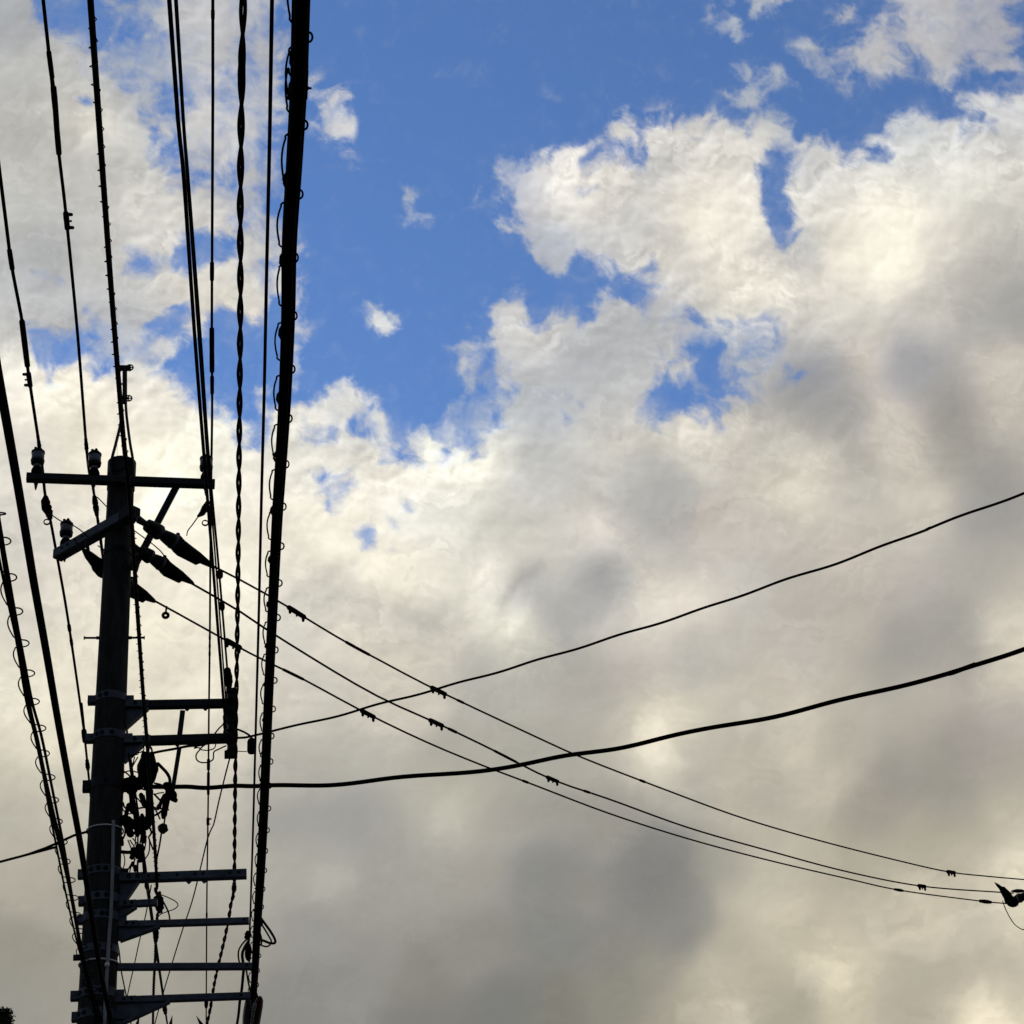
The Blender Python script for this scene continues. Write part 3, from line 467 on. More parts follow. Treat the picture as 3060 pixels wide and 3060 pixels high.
def arm(y0, x0, x1, y1, hh, dd, holes=(), label=None, m=STEEL, name='crossarm', gus=None, plate=None, notch=(), off=0.0):
    """square steel channel from (x0,y0) to (x1,y1), both at one height, front face ahead of the pole plane"""
    A = V(x0, y0, off); h = A.z; B = Z(x1, y1, h)
    d = (B-A).normalized(); nrm = Vector((d.y, -d.x, 0)); nrm = -nrm if nrm.dot(ST) > 0 else nrm     # nrm points to the viewer's side
    mb = MB(); c = (A+B)/2; L = (B-A).length
    mb.bbox(c, d*L/2, nrm*dd/2, UP*hh/2, .006)
    for f in notch:
        p = A+d*L*f-UP*hh*.5; mb.prism([p-d*.03+UP*.004, p+d*.03+UP*.004, p+d*.004-UP*.024, p-d*.004-UP*.024], nrm*.012)
    a = mb.build(name, m, pole)
    if label: a['label'] = label
    for f, r in holes:
        q = MB(); disc(q, A+d*L*f+nrm*(dd/2+.001)+UP*hh*.06, nrm, r, .005); sub(q, 'bolt_hole', HOLE, a)
    if plate:                                # the fixing plate bolted over the arm's root
        q = MB(); q.bbox(A+d*plate*.5+nrm*(dd/2+.005), d*plate*.5, nrm*.005, UP*hh*.47, .004); pl = sub(q, 'fixing_plate', STEEL, a)
        for f in (.45, .8):
            q = MB(); p = A+d*plate*f+nrm*(dd/2+.014); disc(q, p, nrm, hh*.24, .009, 6)
            o = q.build('bolt_head', HOLE); o.parent = a; o.location = o.location-Vector(a['w'])  if 'w' in a else o.location-Vector(pole.location)
    if gus:                                  # triangular gusset below the root: (length, drop)
        gl, gd = gus; p = A-d*.0-UP*hh*.5
        q = MB(); q.prism([p+d*.0, p+d*gl, p+d*gl*.92-UP*.015, p+d*.03-UP*gd, p-UP*gd], nrm*.010)
        lip0, lip1 = p+d*gl, p+d*.02-UP*gd; ld_ = (lip1-lip0).normalized(); ln = ld_.cross(nrm).normalized()
        q.box((lip0+lip1)/2-ln*.0, ld_*(lip1-lip0).length*.5, nrm*.030, ln*.006)
        sub(q, 'gusset', STEEL, a)
    return a, A, B, d, nrm
# bands from the top down
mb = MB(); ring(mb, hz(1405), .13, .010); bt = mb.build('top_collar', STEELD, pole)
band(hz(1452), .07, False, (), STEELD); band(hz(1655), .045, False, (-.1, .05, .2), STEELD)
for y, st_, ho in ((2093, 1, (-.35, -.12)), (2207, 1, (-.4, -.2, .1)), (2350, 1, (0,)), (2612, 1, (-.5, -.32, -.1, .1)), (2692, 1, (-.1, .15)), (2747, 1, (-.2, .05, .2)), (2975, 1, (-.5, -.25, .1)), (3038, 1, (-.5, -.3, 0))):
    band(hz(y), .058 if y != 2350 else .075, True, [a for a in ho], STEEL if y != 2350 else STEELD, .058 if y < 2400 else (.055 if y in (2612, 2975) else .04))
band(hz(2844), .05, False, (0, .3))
# crossarms
hvarm, HA, HB_, hd, hn = arm(1427, 79, 642, 1447, .062, .066, [(.245, .007)], 'long upper crossarm with three pin insulators', STEELD, off=-.20)
dA = V(183, 1640); hD = hz(1586)
A_, B_ = Z(203, 1673, hD), Z(425, 1548, hD); d_ = (B_-A_).normalized(); n_ = Vector((d_.y, -d_.x, 0)); n_ = n_ if n_.dot(ST) < 0 else -n_
mb = MB(); off = n_*(prad(hD)+.03)*.0; c = (A_+B_)/2; L_ = (B_-A_).length
mb.bbox(c+n_*.10, d_*L_/2, n_*.045, UP*.042, .006); dia = mb.build('crossarm', STEEL, pole); dia['label'] = 'slanting crossarm set across the others'
for f in (.22, .36, .55, .72):
    q = MB(); disc(q, A_+d_*L_*f*.55+n_*.146+UP*.008, n_, .011, .005); sub(q, 'bolt_hole', HOLE, dia)
q = MB(); q.bbox(B_+n_*.10-d_*.03, d_*.06, n_*.055, UP*.05); sub(q, 'end_plate', STEELD, dia)
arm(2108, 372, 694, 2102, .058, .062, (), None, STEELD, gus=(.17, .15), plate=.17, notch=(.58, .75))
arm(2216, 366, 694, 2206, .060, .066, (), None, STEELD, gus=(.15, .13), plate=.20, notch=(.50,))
arm(2626, 352, 737, 2612, .062, .062, ((.24, .010), (.32, .010), (.46, .010), (.60, .010), (.66, .010), (.87, .010), (.94, .010)), None, STEEL, gus=(.14, .19), plate=.17, notch=(.55, .67))
arm(2704, 350, 470, 2697, .046, .046, ((.82, .008),), 'short crossarm', STEEL, gus=(.13, .07), plate=.13)
arm(2764, 352, 744, 2752, .045, .046, ((.96, .008),), None, STEEL, gus=(.28, .09), plate=.13)
arm(2890, 350, 752, 2888, .046, .046, ((.96, .008),), None, STEEL)
a7 = arm(2990, 342, 748, 2976, .046, .046, ((.93, .010),), 'lowest long crossarm with a wide gusset', STEEL, gus=(.36, .15), plate=.14)
# slanting strut under the upper crossarm and struts between the lower ones
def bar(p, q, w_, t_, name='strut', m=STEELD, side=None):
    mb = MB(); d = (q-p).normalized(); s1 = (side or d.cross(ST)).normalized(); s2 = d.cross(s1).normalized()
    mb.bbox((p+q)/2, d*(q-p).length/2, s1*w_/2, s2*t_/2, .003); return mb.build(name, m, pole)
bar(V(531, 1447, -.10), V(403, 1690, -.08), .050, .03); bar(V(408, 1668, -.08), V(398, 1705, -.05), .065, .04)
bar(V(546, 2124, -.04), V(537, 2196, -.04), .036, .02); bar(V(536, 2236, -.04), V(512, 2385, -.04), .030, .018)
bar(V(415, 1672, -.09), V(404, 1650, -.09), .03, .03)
# top bracket: two straps closing to a short mast with two small rollers
for xs in ([(334, 1425), (333, 1380), (345, 1330), (359, 1272), (362, 1235)], [(399, 1425), (397, 1375), (388, 1320), (378, 1240), (375, 1190)]):
    mb = MB(); mb.tube(smooth([V(x, y, -.09) for x, y in xs], 6), .011, 8, ry=1.6); mb.build('top_strap', STEELD, pole)
mb = MB(); mb.tube([V(373, 1205, -.09), V(373, 1100, -.09)], .019, 10); mb.bbox(V(374, 1100, -.09), AC*.045, ST*.022, UP*.017)
mast = mb.build('mast', STEELD, pole)
for x, y in ((384, 1098), (380, 1190)):
    c = V(x+4, y, -.10); mb = MB(); n = 18
    mb.tube([c+(AC*math.cos(2*math.pi*k/n)+UP*math.sin(2*math.pi*k/n))*.026 for k in range(n+1)], .006, 6, cap=False)
    for a in (0, math.pi/2): mb.tube([c+(AC*math.cos(a)+UP*math.sin(a))*.026, c-(AC*math.cos(a)+UP*math.sin(a))*.026], .005, 6)
    mb.tube([c, c-AC*.055], .011, 8); sub(mb, 'roller', STEELD, mast)
mb = MB(); mb.tube([V(350, 1300, -.09), V(350, 1362, -.05)], .0012, 5); mb.build('tie_wire', STEELD, pole)
# climbing pegs
for s, x in ((-1, 252), (1, 431)):
    h = hz(1906); p = axis(h)+AC*s*(prad(h)-.01); q = V(x, 1905 if s < 0 else 1909); q = Vector((q.x, q.y, h)); mb = MB()
    mb.tube([p, p+(q-p)*.25], .013, 8); mb.tube([p+(q-p)*.2, q], .0085, 8); mb.tube2([q-AC*.004, q+AC*.004], AC, [.014, .014], 8); mb.build('climbing_peg', STEELD, pole)
# conduit strapped up the front
def onpole(x, y, out=.012):                  # a point just proud of the shaft on this sight line
    r = ray(x, y)
    h = hz(y)
    for _ in range(6):
        a = axis(h); rr = prad(h)+out
        o = Vector((CAM.x-a.x, CAM.y-a.y)); d = Vector((r.x, r.y)); A2 = d.dot(d); B2 = 2*o.dot(d); C2 = o.dot(o)-rr*rr; D2 = B2*B2-4*A2*C2
        t = (-B2-math.sqrt(max(D2, 0)))/(2*A2); P = CAM+r*t; h = P.z
    return P
mb = MB(); mb.tube(smooth([onpole(x, y, .014) for x, y in ((339, 2452), (337, 2560), (333, 2700), (326, 2800), (320, 2900), (315, 2990), (312, 3062))], 5), .012, 10)
cd_ = mb.build('conduit', PIPE, pole)
for y in (2484, 2883):
    mb = MB(); h = hz(y); n = 40; tl = 1.0
    pts = [axis(h)+(AC*math.cos(2*math.pi*k/n)+ST*math.sin(2*math.pi*k/n))*(prad(h)+.009) for k in range(n+1)]
    mb.tube(pts, .0055, 6, cap=False); mb.build('strap', BRIGHT, pole)
q = onpole(320, 2883, .03); mb = MB(); mb.lump(q, .017, AC, ST, UP, 3, .1); sub(mb, 'clip', BRIGHT, cd_)
# round-headed bolt stubs on the left edge
for x, y in ((216, 2985), (219, 2862)):
    mb = MB(); p = V(x, y); mb.tube([p, p+AC*.06], .019 if y > 2900 else .022, 10); mb.build('end_roller', STEELD, pole)

# ---------------------------------------------------------------- pin insulators
def pin_insulator(base, label, s=1.0):
    t = thing('pin_insulator', label, 'insulator', base, 'pin insulators on the upper crossarms')
    b = Vector(base); q = lambda z: b+UP*z*s
    mb = MB(); mb.tube2([q(-.004), q(.035), q(.058), q(.068)], UP, [.044*s, .043*s, .034*s, .026*s], 20); mb.build('foot', COVER, t)
    mb = MB(); mb.tube2([q(.066), q(.090)], UP, [.026*s, .028*s], 20); mb.build('neck', PORC, t)
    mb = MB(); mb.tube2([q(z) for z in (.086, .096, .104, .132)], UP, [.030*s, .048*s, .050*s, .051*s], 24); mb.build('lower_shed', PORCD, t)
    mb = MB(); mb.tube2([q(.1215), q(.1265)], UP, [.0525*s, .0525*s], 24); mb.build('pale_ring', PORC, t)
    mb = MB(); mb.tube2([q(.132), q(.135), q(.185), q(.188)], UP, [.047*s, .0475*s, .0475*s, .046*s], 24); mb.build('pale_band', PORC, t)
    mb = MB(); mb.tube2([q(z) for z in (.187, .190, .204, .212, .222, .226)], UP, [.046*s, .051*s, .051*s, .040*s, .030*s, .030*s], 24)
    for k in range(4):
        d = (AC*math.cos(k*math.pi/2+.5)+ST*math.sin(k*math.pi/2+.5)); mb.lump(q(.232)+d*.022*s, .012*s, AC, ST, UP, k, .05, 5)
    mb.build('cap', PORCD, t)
    mb = MB(); mb.tube2([q(z) for z in (-.07, -.088, -.088, -.115, -.115, -.135)], UP, [.018*s, .016*s, .012*s, .011*s, .008*s, .007*s], 10); mb.build('stem', STEELD, t)
    return t
hA = HA.z+.031
def ontop(f): p = HA.lerp(HB_, f); return Vector((p.x, p.y, hA))
pin_insulator(ontop(.052), 'banded pin insulator at the far left end of the upper crossarm')
pin_insulator(ontop(.352), 'banded pin insulator on the upper crossarm, just left of the pole')
pin_insulator(ontop(.952), 'banded pin insulator at the right end of the upper crossarm behind three wires')
pd = Z(190, 1628, hD+.036); pin_insulator(A_+n_*.10+d_*.09+UP*.042, 'banded pin insulator at the low left tip of the slanting crossarm')

# ================================================================ wires and cables along the street
def line(pts, h): return [Z(x, y, h) for x, y in pts]
def ends(P, near=7.0, far=0.0):
    a = (P[0]-P[1]).normalized(); b = (P[-1]-P[-2]).normalized()
    out = list(P)
    if near: out = [P[0]+a*near]+out
    if far: out = out+[P[-1]+b*far]
    return out
def cable(name, label, cat, P, r, group=None, n=8, step=.12, m=RUBBER, wob=0.0, k=10, shape=None):
    S = resample(smooth(P, k), step); rg = random.Random(len(label))
    rr = [r]*len(S)
    if wob: S = [s+UP*math.sin(i*.9)*wob+AC*math.cos(i*.7)*wob for i, s in enumerate(S)]
    if shape: rr = [shape(i, r) for i in range(len(S))]
    mb = MB(); mb.tube(S, rr, n); t = thing(name, label, cat, S[0], group) if shape == 0 else None
    return S, mb
def wire(name, label, cat, P, r, group=None, m=RUBBER, step=.15, parts=None, pname='conductor', wob=0, n=8):
    S = resample(smooth(P, 10), step)
    if wob: S = [s+UP*math.sin(i*1.1)*wob+AC*math.cos(i*.8)*wob for i, s in enumerate(S)]
    mb = MB(); mb.tube(S, r, n)
    if parts is None: return tag(mb.build(name, m), label, cat, group), S
    t = thing(name, label, cat, S[len(S)//2], group); mb.build(pname, m, t); PATH[t.name] = S; return t, S
PATH = {}
def snap(t, p):
    S = PATH.get(t.name)
    if not S: return p
    best = (1e9, p)
    for a, b in zip(S, S[1:]):
        d = b-a; f = max(0, min(1, (p-a).dot(d)/max(d.length_squared, 1e-12))); q = a+d*f; e = (q-p).length
        if e < best[0]: best = (e, q)
    return best[1] if best[0] < .25 else p
def sleeve(t, A, B, r, name='sleeve', prof=((0, .6), (.04, 1), (.5, 1.05), (.96, 1), (1, .55)), seed=0, jit=0.0, k=4):
    """covered joint that follows the wire, r at its thickest"""
    A, B = snap(t, A), snap(t, B)
    rg = random.Random(seed); m = MB(); pr = list(prof)
    if jit:
        pr = [(f/14, (1-abs(f/14-.5)**2*1.2)*(1+rg.uniform(-jit, jit))) for f in range(15)]
    m.tube2([A.lerp(B, f) for f, _ in pr], (B-A).normalized(), [r*q for _, q in pr], 12); return m.build(name, COVER, t)
def clamp(t, A, B, r, side, name='clamp', teeth=3, big=1.0):
    """line clamp: a fat body with bolts standing out on one side"""
    A, B = snap(t, A), snap(t, B)
    m = MB(); d = (B-A); m.tube2([A.lerp(B, f) for f in (0, .08, .3, .6, .9, 1)], d.normalized(), [r*.5, r, r*1.05, r, r, r*.5], 12)
    for k in range(teeth):
        p = A.lerp(B, .15+.7*k/max(1, teeth-1)); L = r*(2.4 if k != 1 else 1.8)*big; m.tube2([p, p+side*L*.8, p+side*L], side.normalized(), [r*(.62 if k != 1 else .36)]*2+[r*.4], 8)
    return m.build(name, COVER, t)
hH = hA+.235                                  # high-voltage wires sit on the pin insulators
# -- wire over the far-left insulator
P = ends(line([(0, 523), (32, 776), (67, 966), (84, 1109), (124, 1378), (135, 1481), (150, 1552), (170, 1660), (206, 1869), (253, 2202), (266, 2330)], hH), 8, 22)
t, S = wire('power_line', 'power wire over the far-left pin insulator, with thick sleeves and a clamp on it', 'power line', P, mpx(Z(100, 1250, hH), 9.5)/2, 'high wires resting on the pin insulators', parts=1)
z = lambda x, y: Z(x, y, hH)
sleeve(t, z(28, 745), z(36, 806), mpx(z(32, 776), 15)/2); sleeve(t, z(64, 955), z(85, 1098), mpx(z(70, 1030), 17)/2)
clamp(t, z(87, 1112), z(92, 1158), mpx(z(88, 1130), 15)/2, -AC, teeth=3)
sleeve(t, z(118, 1300), z(124, 1372), mpx(z(118, 1330), 12)/2, 'tie_wrap', jit=.2)
sleeve(t, z(139, 1484), z(151, 1548), mpx(z(145, 1515), 22)/2, 'tap_connector', jit=.25, seed=3)
m = MB(); m.tube2([z(127, 1496), z(133, 1520), z(145, 1540)], (z(145, 1540)-z(127, 1496)).normalized(), [mpx(z(133, 1520), 5), mpx(z(133, 1520), 9), mpx(z(133, 1520), 6)], 10)
m.tube(smooth([z(139, 1481), z(132, 1484), z(126, 1492)], 5), mpx(z(133, 1520), 1.8), 6); m.build('tap_tail', COVER, t)
sleeve(t, z(199, 1868), z(204, 1885), mpx(z(201, 1876), 11)/2); sleeve(t, z(206, 1900), z(208, 1935), mpx(z(206, 1905), 10)/2, jit=.15)
sleeve(t, z(248, 2183), z(254, 2216), mpx(z(250, 2200), 16)/2); sleeve(t, z(260, 2272), z(264, 2300), mpx(z(262, 2290), 13)/2, jit=.2)
def curl(t, x, y, h, rp, wp):                 # small coiled tie hanging beside a wire
    c = Z(x, y, h); r = mpx(c, rp); m = MB(); n = 22
    m.tube([c+(AC*math.cos(a)+UP*math.sin(a))*r*(1+.04*k/n)+ST*.004*k/n for k in range(int(n*1.35)) for a in (2*math.pi*k/n,)], mpx(c, wp)/2, 6, ry=2.2); m.build('coiled_tie', COVER, t)
curl(t, 140, 1559, hH, 8.5, 3.4)
# -- wire over the second insulator
P = ends(line([(128, -10), (146, 158), (163, 290), (174, 440), (197, 640), (232, 1000), (262, 1378), (276, 1440), (284, 1500), (300, 1600), (312, 1700), (330, 1830)], hH), 8, 24)
t, S = wire('power_line', 'power wire over the pin insulator just left of the pole, long sleeves near its top', 'power line', P, mpx(z(215, 850), 9.5)/2, 'high wires resting on the pin insulators', parts=1)
sleeve(t, z(142, 152), z(157, 235), mpx(z(150, 190), 15)/2); sleeve(t, z(159, 258), z(168, 330), mpx(z(163, 290), 18)/2); sleeve(t, z(166, 318), z(166, 400), mpx(z(165, 350), 17)/2); sleeve(t, z(165, 385), z(175, 462), mpx(z(170, 430), 17)/2)
clamp(t, z(190, 632), z(197, 688), mpx(z(195, 660), 17)/2, AC, teeth=3)
sleeve(t, z(254, 1310), z(261, 1352), mpx(z(258, 1330), 12)/2, 'tie_wrap', jit=.2)
sleeve(t, z(282, 1484), z(289, 1540), mpx(z(285, 1510), 17)/2, 'tap_connector', jit=.15, seed=5)
curl(t, 282, 1585, hH, 8, 3.4)
# -- wire beside the right insulator
P = ends(line([(636, -10), (636, 300), (634, 700), (633, 1000), (634, 1200), (632, 1378), (629, 1600), (627, 1900), (624, 2150), (622, 2400), (618, 2700), (616, 3060)], hH), 8, 26)
t, S = wire('power_line', 'straight upright wire beside the right pin insulator running down to the frame bottom', 'power line', P, mpx(z(634, 600), 8.6)/2, 'high wires resting on the pin insulators', parts=1)
for a, b, wd in ((30, 56, 12), (784, 838, 13), (980, 1060, 15), (1048, 1112, 15), (2270, 2300, 10), (2308, 2375, 9), (1900, 1912, 7), (1925, 1935, 7), (1948, 1960, 7)):
    x = 636-(b/3060)*20+(2 if a == 980 else 0); sleeve(t, z(x, a), z(x-.3, b), mpx(z(x, a), wd)/2, seed=a)
clamp(t, z(632, 1122), z(633, 1180), mpx(z(632, 1150), 12)/2, AC*.4, teeth=2)
clamp(t, z(621, 2444), z(620, 2466), mpx(z(620, 2450), 9)/2, AC, teeth=2)
sleeve(t, z(617, 2985), z(617, 3010), mpx(z(617, 3000), 12)/2, jit=.1); sleeve(t, z(616, 2728), z(616, 2742), mpx(z(616, 2735), 6)/2)
m = MB(); a_ = z(625, 1500)
m.tube2([z(622, 1500), z(612, 1520), z(604, 1534), z(592, 1543)], (z(588, 1552)-z(622, 1500)).normalized(), [mpx(a_, 7), mpx(a_, 11), mpx(a_, 9), mpx(a_, 4)], 10)
m.tube(smooth([z(592, 1544), z(575, 1568), z(562, 1585), z(558, 1600)], 4), mpx(a_, 1.8), 6); m.build('tap_connector', COVER, t)
curl(t, 613, 1562, hH, 8.5, 3.4)
# -- three low-voltage wires to the rack
for k, (pts, hy, wd, lab) in enumerate((
    ([(505, -10), (533, 370), (549, 528), (583, 1020), (611, 1380), (637, 1700), (667, 2082), (674, 2160)], 2108, 12, 'thicker left one of three close wires crossing the right pin insulator'),
    ([(523, -10), (547, 370), (559, 528), (594, 1020), (620, 1380), (646, 1700), (674, 2082), (680, 2190)], 2150, 7, 'thin middle one of three close wires crossing the right pin insulator'),
    ([(526, -10), (549, 370), (562, 528), (600, 1020), (625, 1380), (654, 1700), (680, 2010), (684, 2050)], 2098, 9, 'right one of three close wires crossing the right pin insulator'))):
    h = hz(hy); P = ends(line(pts, h), 6, 0); z3 = lambda x, y: Z(x, y, h)
    t, S = wire('low_voltage_wire', lab, 'wire', P, mpx(Z(560, 700, h), wd)/2, 'wires dead-ended on the insulator rack', parts=1)
    if k == 2: sleeve(t, z3(649, 1712), z3(652, 1722), mpx(z3(650, 1715), 22)/2, 'wire_spacer'); sleeve(t, z3(655, 1800), z3(657, 1822), mpx(z3(655, 1810), 16)/2, 'wire_spacer', jit=.2)
    if k == 2: sleeve(t, z3(682, 2002), z3(690, 2050), mpx(z3(686, 2020), 26)/2, 'dead_end_grip', jit=.12)
    if k == 0: sleeve(t, z3(672, 2140), z3(679, 2215), mpx(z3(675, 2180), 16)/2, 'dead_end_grip', jit=.2)
# -- lashed cable from the top to the lower arms, in front of the pole
def lashed(S, r, pitch, rw, n=6, ph=0, bump=.4):
    out = []; acc = 0
    for i in range(len(S)-1):
        d = (S[i+1]-S[i]); t = d.normalized(); a = t.cross(UP).normalized(); b = t.cross(a); g = 2*math.pi*acc/pitch+ph
        out.append(S[i]+(a*math.cos(g)+b*math.sin(g))*r); acc += d.length
    m = MB(); m.tube(out, rw, n); return m
h = hz(2640); P = ends(line([(268, -10), (300, 440), (330, 850), (350, 1100), (364, 1269), (372, 1352), (384, 1460), (398, 1640), (404, 1740), (412, 1860), (425, 2050), (437, 2200), (450, 2360), (460, 2500), (466, 2600), (469, 2655)], h), 5, 0)
t, S = wire('messenger_cable', 'thick wire-lashed cable slanting from the top edge past the pole head to a knobbly closure', 'cable', P, .0092, None, parts=1, step=.03)
S2 = [s+UP*.0125+AC*.004 for s in S]; m = MB(); m.tube(S2, .0072, 8); m.build('carrier_strand', RUBBER, t)
lashed([s+UP*.005 for s in S], .0165, .085, .0022).build('lashing_wire', RUBBER, t)
z6 = lambda x, y: Z(x, y, h)
t2 = thing('splice_closure', 'knobbly black closure hanging at the end of the short crossarm', 'splice closure', z6(474, 2700))
m = MB(); c = z6(474, 2695); m.lump(c, .036, AC, ST*.8, UP*1.6, 4, .22); m.lump(z6(478, 2712), .026, AC, ST*.8, UP*1.5, 9, .3); m.lump(z6(477, 2668), .012, AC, ST, UP, 2, .1); m.build('body', COVER, t2)
m = MB(); m.tube(smooth([z6(465, 2655), z6(466, 2664), z6(474, 2680)], 4), .012, 8); m.build('cable_entry', RUBBER, t2)
m = MB(); m.tube(smooth([z6(480, 2673), z6(500, 2681), z6(522, 2692), z6(532, 2704), z6(522, 2716), z6(500, 2724), z6(480, 2732), z6(472, 2742), z6(470, 2760)], 6), .0038, 7); m.build('tail_loop', RUBBER, t2)
m = MB(); m.tube(smooth([z6(484, 2688), z6(495, 2708), z6(504, 2728), z6(508, 2752), z6(508, 2768)], 6), .0062, 7); m.build('tail_cable', RUBBER, t2)
h = hz(2700); P = ends(line([(471, 2730), (468, 2758), (466, 2790), (464, 2860), (460, 2930), (458, 3000), (457, 3060)], h), 0, 6)
t, S = wire('messenger_cable', 'lashed cable hanging on down from the knobbly closure through the lowest crossarms', 'cable', P, .0095, None, parts=1, step=.03)
lashed(S, .0105, .06, .003).build('lashing_wire', RUBBER, t)
sleeve(t, Z(466, 2770, h), Z(467, 2812, h), .020, 'end_grip', jit=.15)
# -- twisted pair
h = hz(2560); P = ends(line([(727, -10), (723, 180), (718, 600), (718, 900), (714, 1400), (710, 1800), (706, 2080), (703, 2300), (701, 2500), (700, 2640), (699, 2660)], h), 5, 0)
S = resample(smooth(P, 10), .02); t = thing('twisted_cable', 'twisted pair cable with even pinches running down beside the insulator rack', 'cable', S[len(S)//2])
for ph in (0, math.pi): lashed(S, .0072, .44, .0072, 8, ph).build('strand', RUBBER, t)
h2 = hz(2640)
sleeve(t, Z(700, 2640, h), Z(699, 2664, h), .017, 'end_grip', jit=.25); sleeve(t, Z(698, 2660, h), Z(696, 2680, h), .011, 'end_grip', jit=.1)
P = ends(line([(697, 2678), (690, 2700), (684, 2740), (672, 2800), (658, 2860), (644, 2920), (635, 2970), (627, 3020), (618, 3062)], h2), 0, 6)
S = resample(smooth(P, 10), .02); t = thing('twisted_cable', 'twisted pair cable veering down leftward behind the lowest crossarms', 'cable', S[len(S)//2])
for ph in (0, math.pi): lashed(S, .0070, .36, .0068, 8, ph).build('strand', RUBBER, t)
# -- plain cable left of the thick bundle
h = hz(2720); P = ends(line([(813, -10), (806, 400), (797, 800), (790, 1150), (781, 1500), (773, 1850), (765, 2150), (757, 2450), (751, 2640), (747, 2760), (742, 2850)], h), 5, 0)
wire('telephone_cable', 'smooth single cable running close along the left of the thickest bundle', 'cable', P, mpx(Z(797, 800, h), 10.5)/2)
# -- the thickest bundle, with its spiral hanger
hB = hz(2800); ax_pts = [(902, -10), (896, 200), (880, 480), (864, 730), (860, 950), (850, 1200), (838, 1400), (828, 1560), (817, 1800), (806, 2050), (798, 2250), (789, 2450), (779, 2620), (768, 2780), (762, 2900), (757, 2980), (752, 3060)]
P = ends(line(ax_pts, hB), 5, 5); S = resample(smooth(P, 10), .06)
t = thing('cable_bundle', 'thickest bundle of black cables with wire loops down both sides, right of the pole', 'cable bundle', S[len(S)//2], 'cable bundles held by spiral hangers')
for k, (dx, dz, r) in enumerate(((0, 0, .0135), (-.018, .006, .0095), (.016, .010, .0088), (.006, -.018, .0100), (-.014, -.016, .0078))):
    ph = k*1.3; m = MB(); m.tube([s+AC*(dx+.0035*math.sin(i*.05+ph))+UP*(dz+.0035*math.cos(i*.043+ph)) for i, s in enumerate(S)], r, 10); m.build('cable', RUBBER, t)
lashed([s-AC*.008 for s in S], .023, .42, .0050, 8).build('wrapped_cable', RUBBER, t)
def hanger(S0, k0, pitch, bulge, loop, left0, right0, rw, cut=None):
    """spiral hanger: a wide bow on the left, a small loop on the right, once per pitch"""
    out = []; L = [0]
    for a, b in zip(S0, S0[1:]): L.append(L[-1]+(b-a).length)
    def at(s):
        s = max(0, min(L[-1]-1e-6, s)); lo_, hi_ = 0, len(L)-1
        while hi_-lo_ > 1:
            md = (lo_+hi_)//2
            if L[md] <= s: lo_ = md
            else: hi_ = md
        f = (s-L[lo_])/(L[hi_]-L[lo_]); return S0[lo_].lerp(S0[hi_], f)
    s = k0; rg = random.Random(3)
    while s < L[-1]-pitch:
        bg = bulge*rg.uniform(.85, 1.12)
        for j in range(1, 12):
            f = j/12; out.append(at(s+pitch*(.05+.82*f))-AC*(left0+(bg)*math.sin(math.pi*f)**.8)+UP*.01*math.sin(math.pi*f))
        c = s+pitch*.97; lp = loop*rg.uniform(.85, 1.15)
        for j in range(9):
            g = math.pi*(1-2*j/8)*.5
            out.append(at(c+.010*math.sin(-g)*1.0)+AC*(right0+lp*math.cos(g))+UP*(.011*math.sin(g)))
        s += pitch
    m = MB(); m.tube(smooth(out, 3), rw, 6); return m
def arclen(S0, x, y, h):
    p = Z(x, y, h); L = 0; best = (1e9, 0)
    for a, b in zip(S0, S0[1:]):
        d = (a-p).length
        if d < best[0]: best = (d, L)
        L += (b-a).length
    return best[1]
p1, p2 = Z(905, 100, hB), Z(880, 543, hB); pit = (p1-p2).length/2; s0 = arclen(S, 905, 100, hB)
hanger(S, (s0-.97*pit) % pit, pit, .020, .011, .022, .023, .0036).build('spiral_hanger', RUBBER, t)
# slack loops tied to it near the crossarms
t = thing('cable_coil', 'slack cable looped out to the right of the thickest bundle near the middle crossarms', 'cable coil', Z(800, 2800, hB))
zb = lambda x, y, e=0: Z(x, y, hB+e)
m = MB(); m.tube(smooth([zb(770, 2730), zb(790, 2758), zb(808, 2783), zb(821, 2806), zb(821, 2818), zb(806, 2818), zb(785, 2810), zb(768, 2806)], 8), .0088, 8); m.build('loop', RUBBER, t)
m = MB(); m.tube(smooth([zb(770, 2745), zb(788, 2772), zb(803, 2797), zb(811, 2815), zb(800, 2828), zb(784, 2826), zb(766, 2816)], 8), .0060, 8); m.build('loop', RUBBER, t)
m = MB(); m.tube(smooth([zb(768, 2762), zb(776, 2785), zb(781, 2803), zb(781, 2820), zb(770, 2826), zb(760, 2820)], 8), .0058, 8); m.build('loop', RUBBER, t)
t = thing('splice_closure', 'drooping black closure with bowed tails, left of the thickest bundle above the lowest crossarms', 'splice closure', zb(742, 2840))
m = MB(); m.lump(zb(740, 2796), .022, AC, ST*.6, UP*1.4, 7, .25); m.build('upper_body', COVER, t); m = MB(); m.lump(zb(742, 2845), .030, AC*.8, ST*.6, UP*2.2, 12, .14); m.build('body', COVER, t)
m = MB(); m.tube(smooth([zb(737, 2806), zb(722, 2824), zb(713, 2842), zb(713, 2865), zb(719, 2888)], 6), .006, 8); m.build('bowed_tail', RUBBER, t)
m = MB(); m.tube(smooth([zb(741, 2815), zb(729, 2835), zb(724, 2855), zb(728, 2890), zb(726, 2920), zb(722, 2960), zb(717, 2990), zb(713, 3030), zb(708, 3062)], 6), .0105, 8); m.build('bowed_tail', RUBBER, t)
m = MB(); m.tube(smooth([zb(736, 2898), zb(741, 2930), zb(748, 2965), zb(752, 3000)], 6), .0065, 8); m.build('bowed_tail', RUBBER, t)
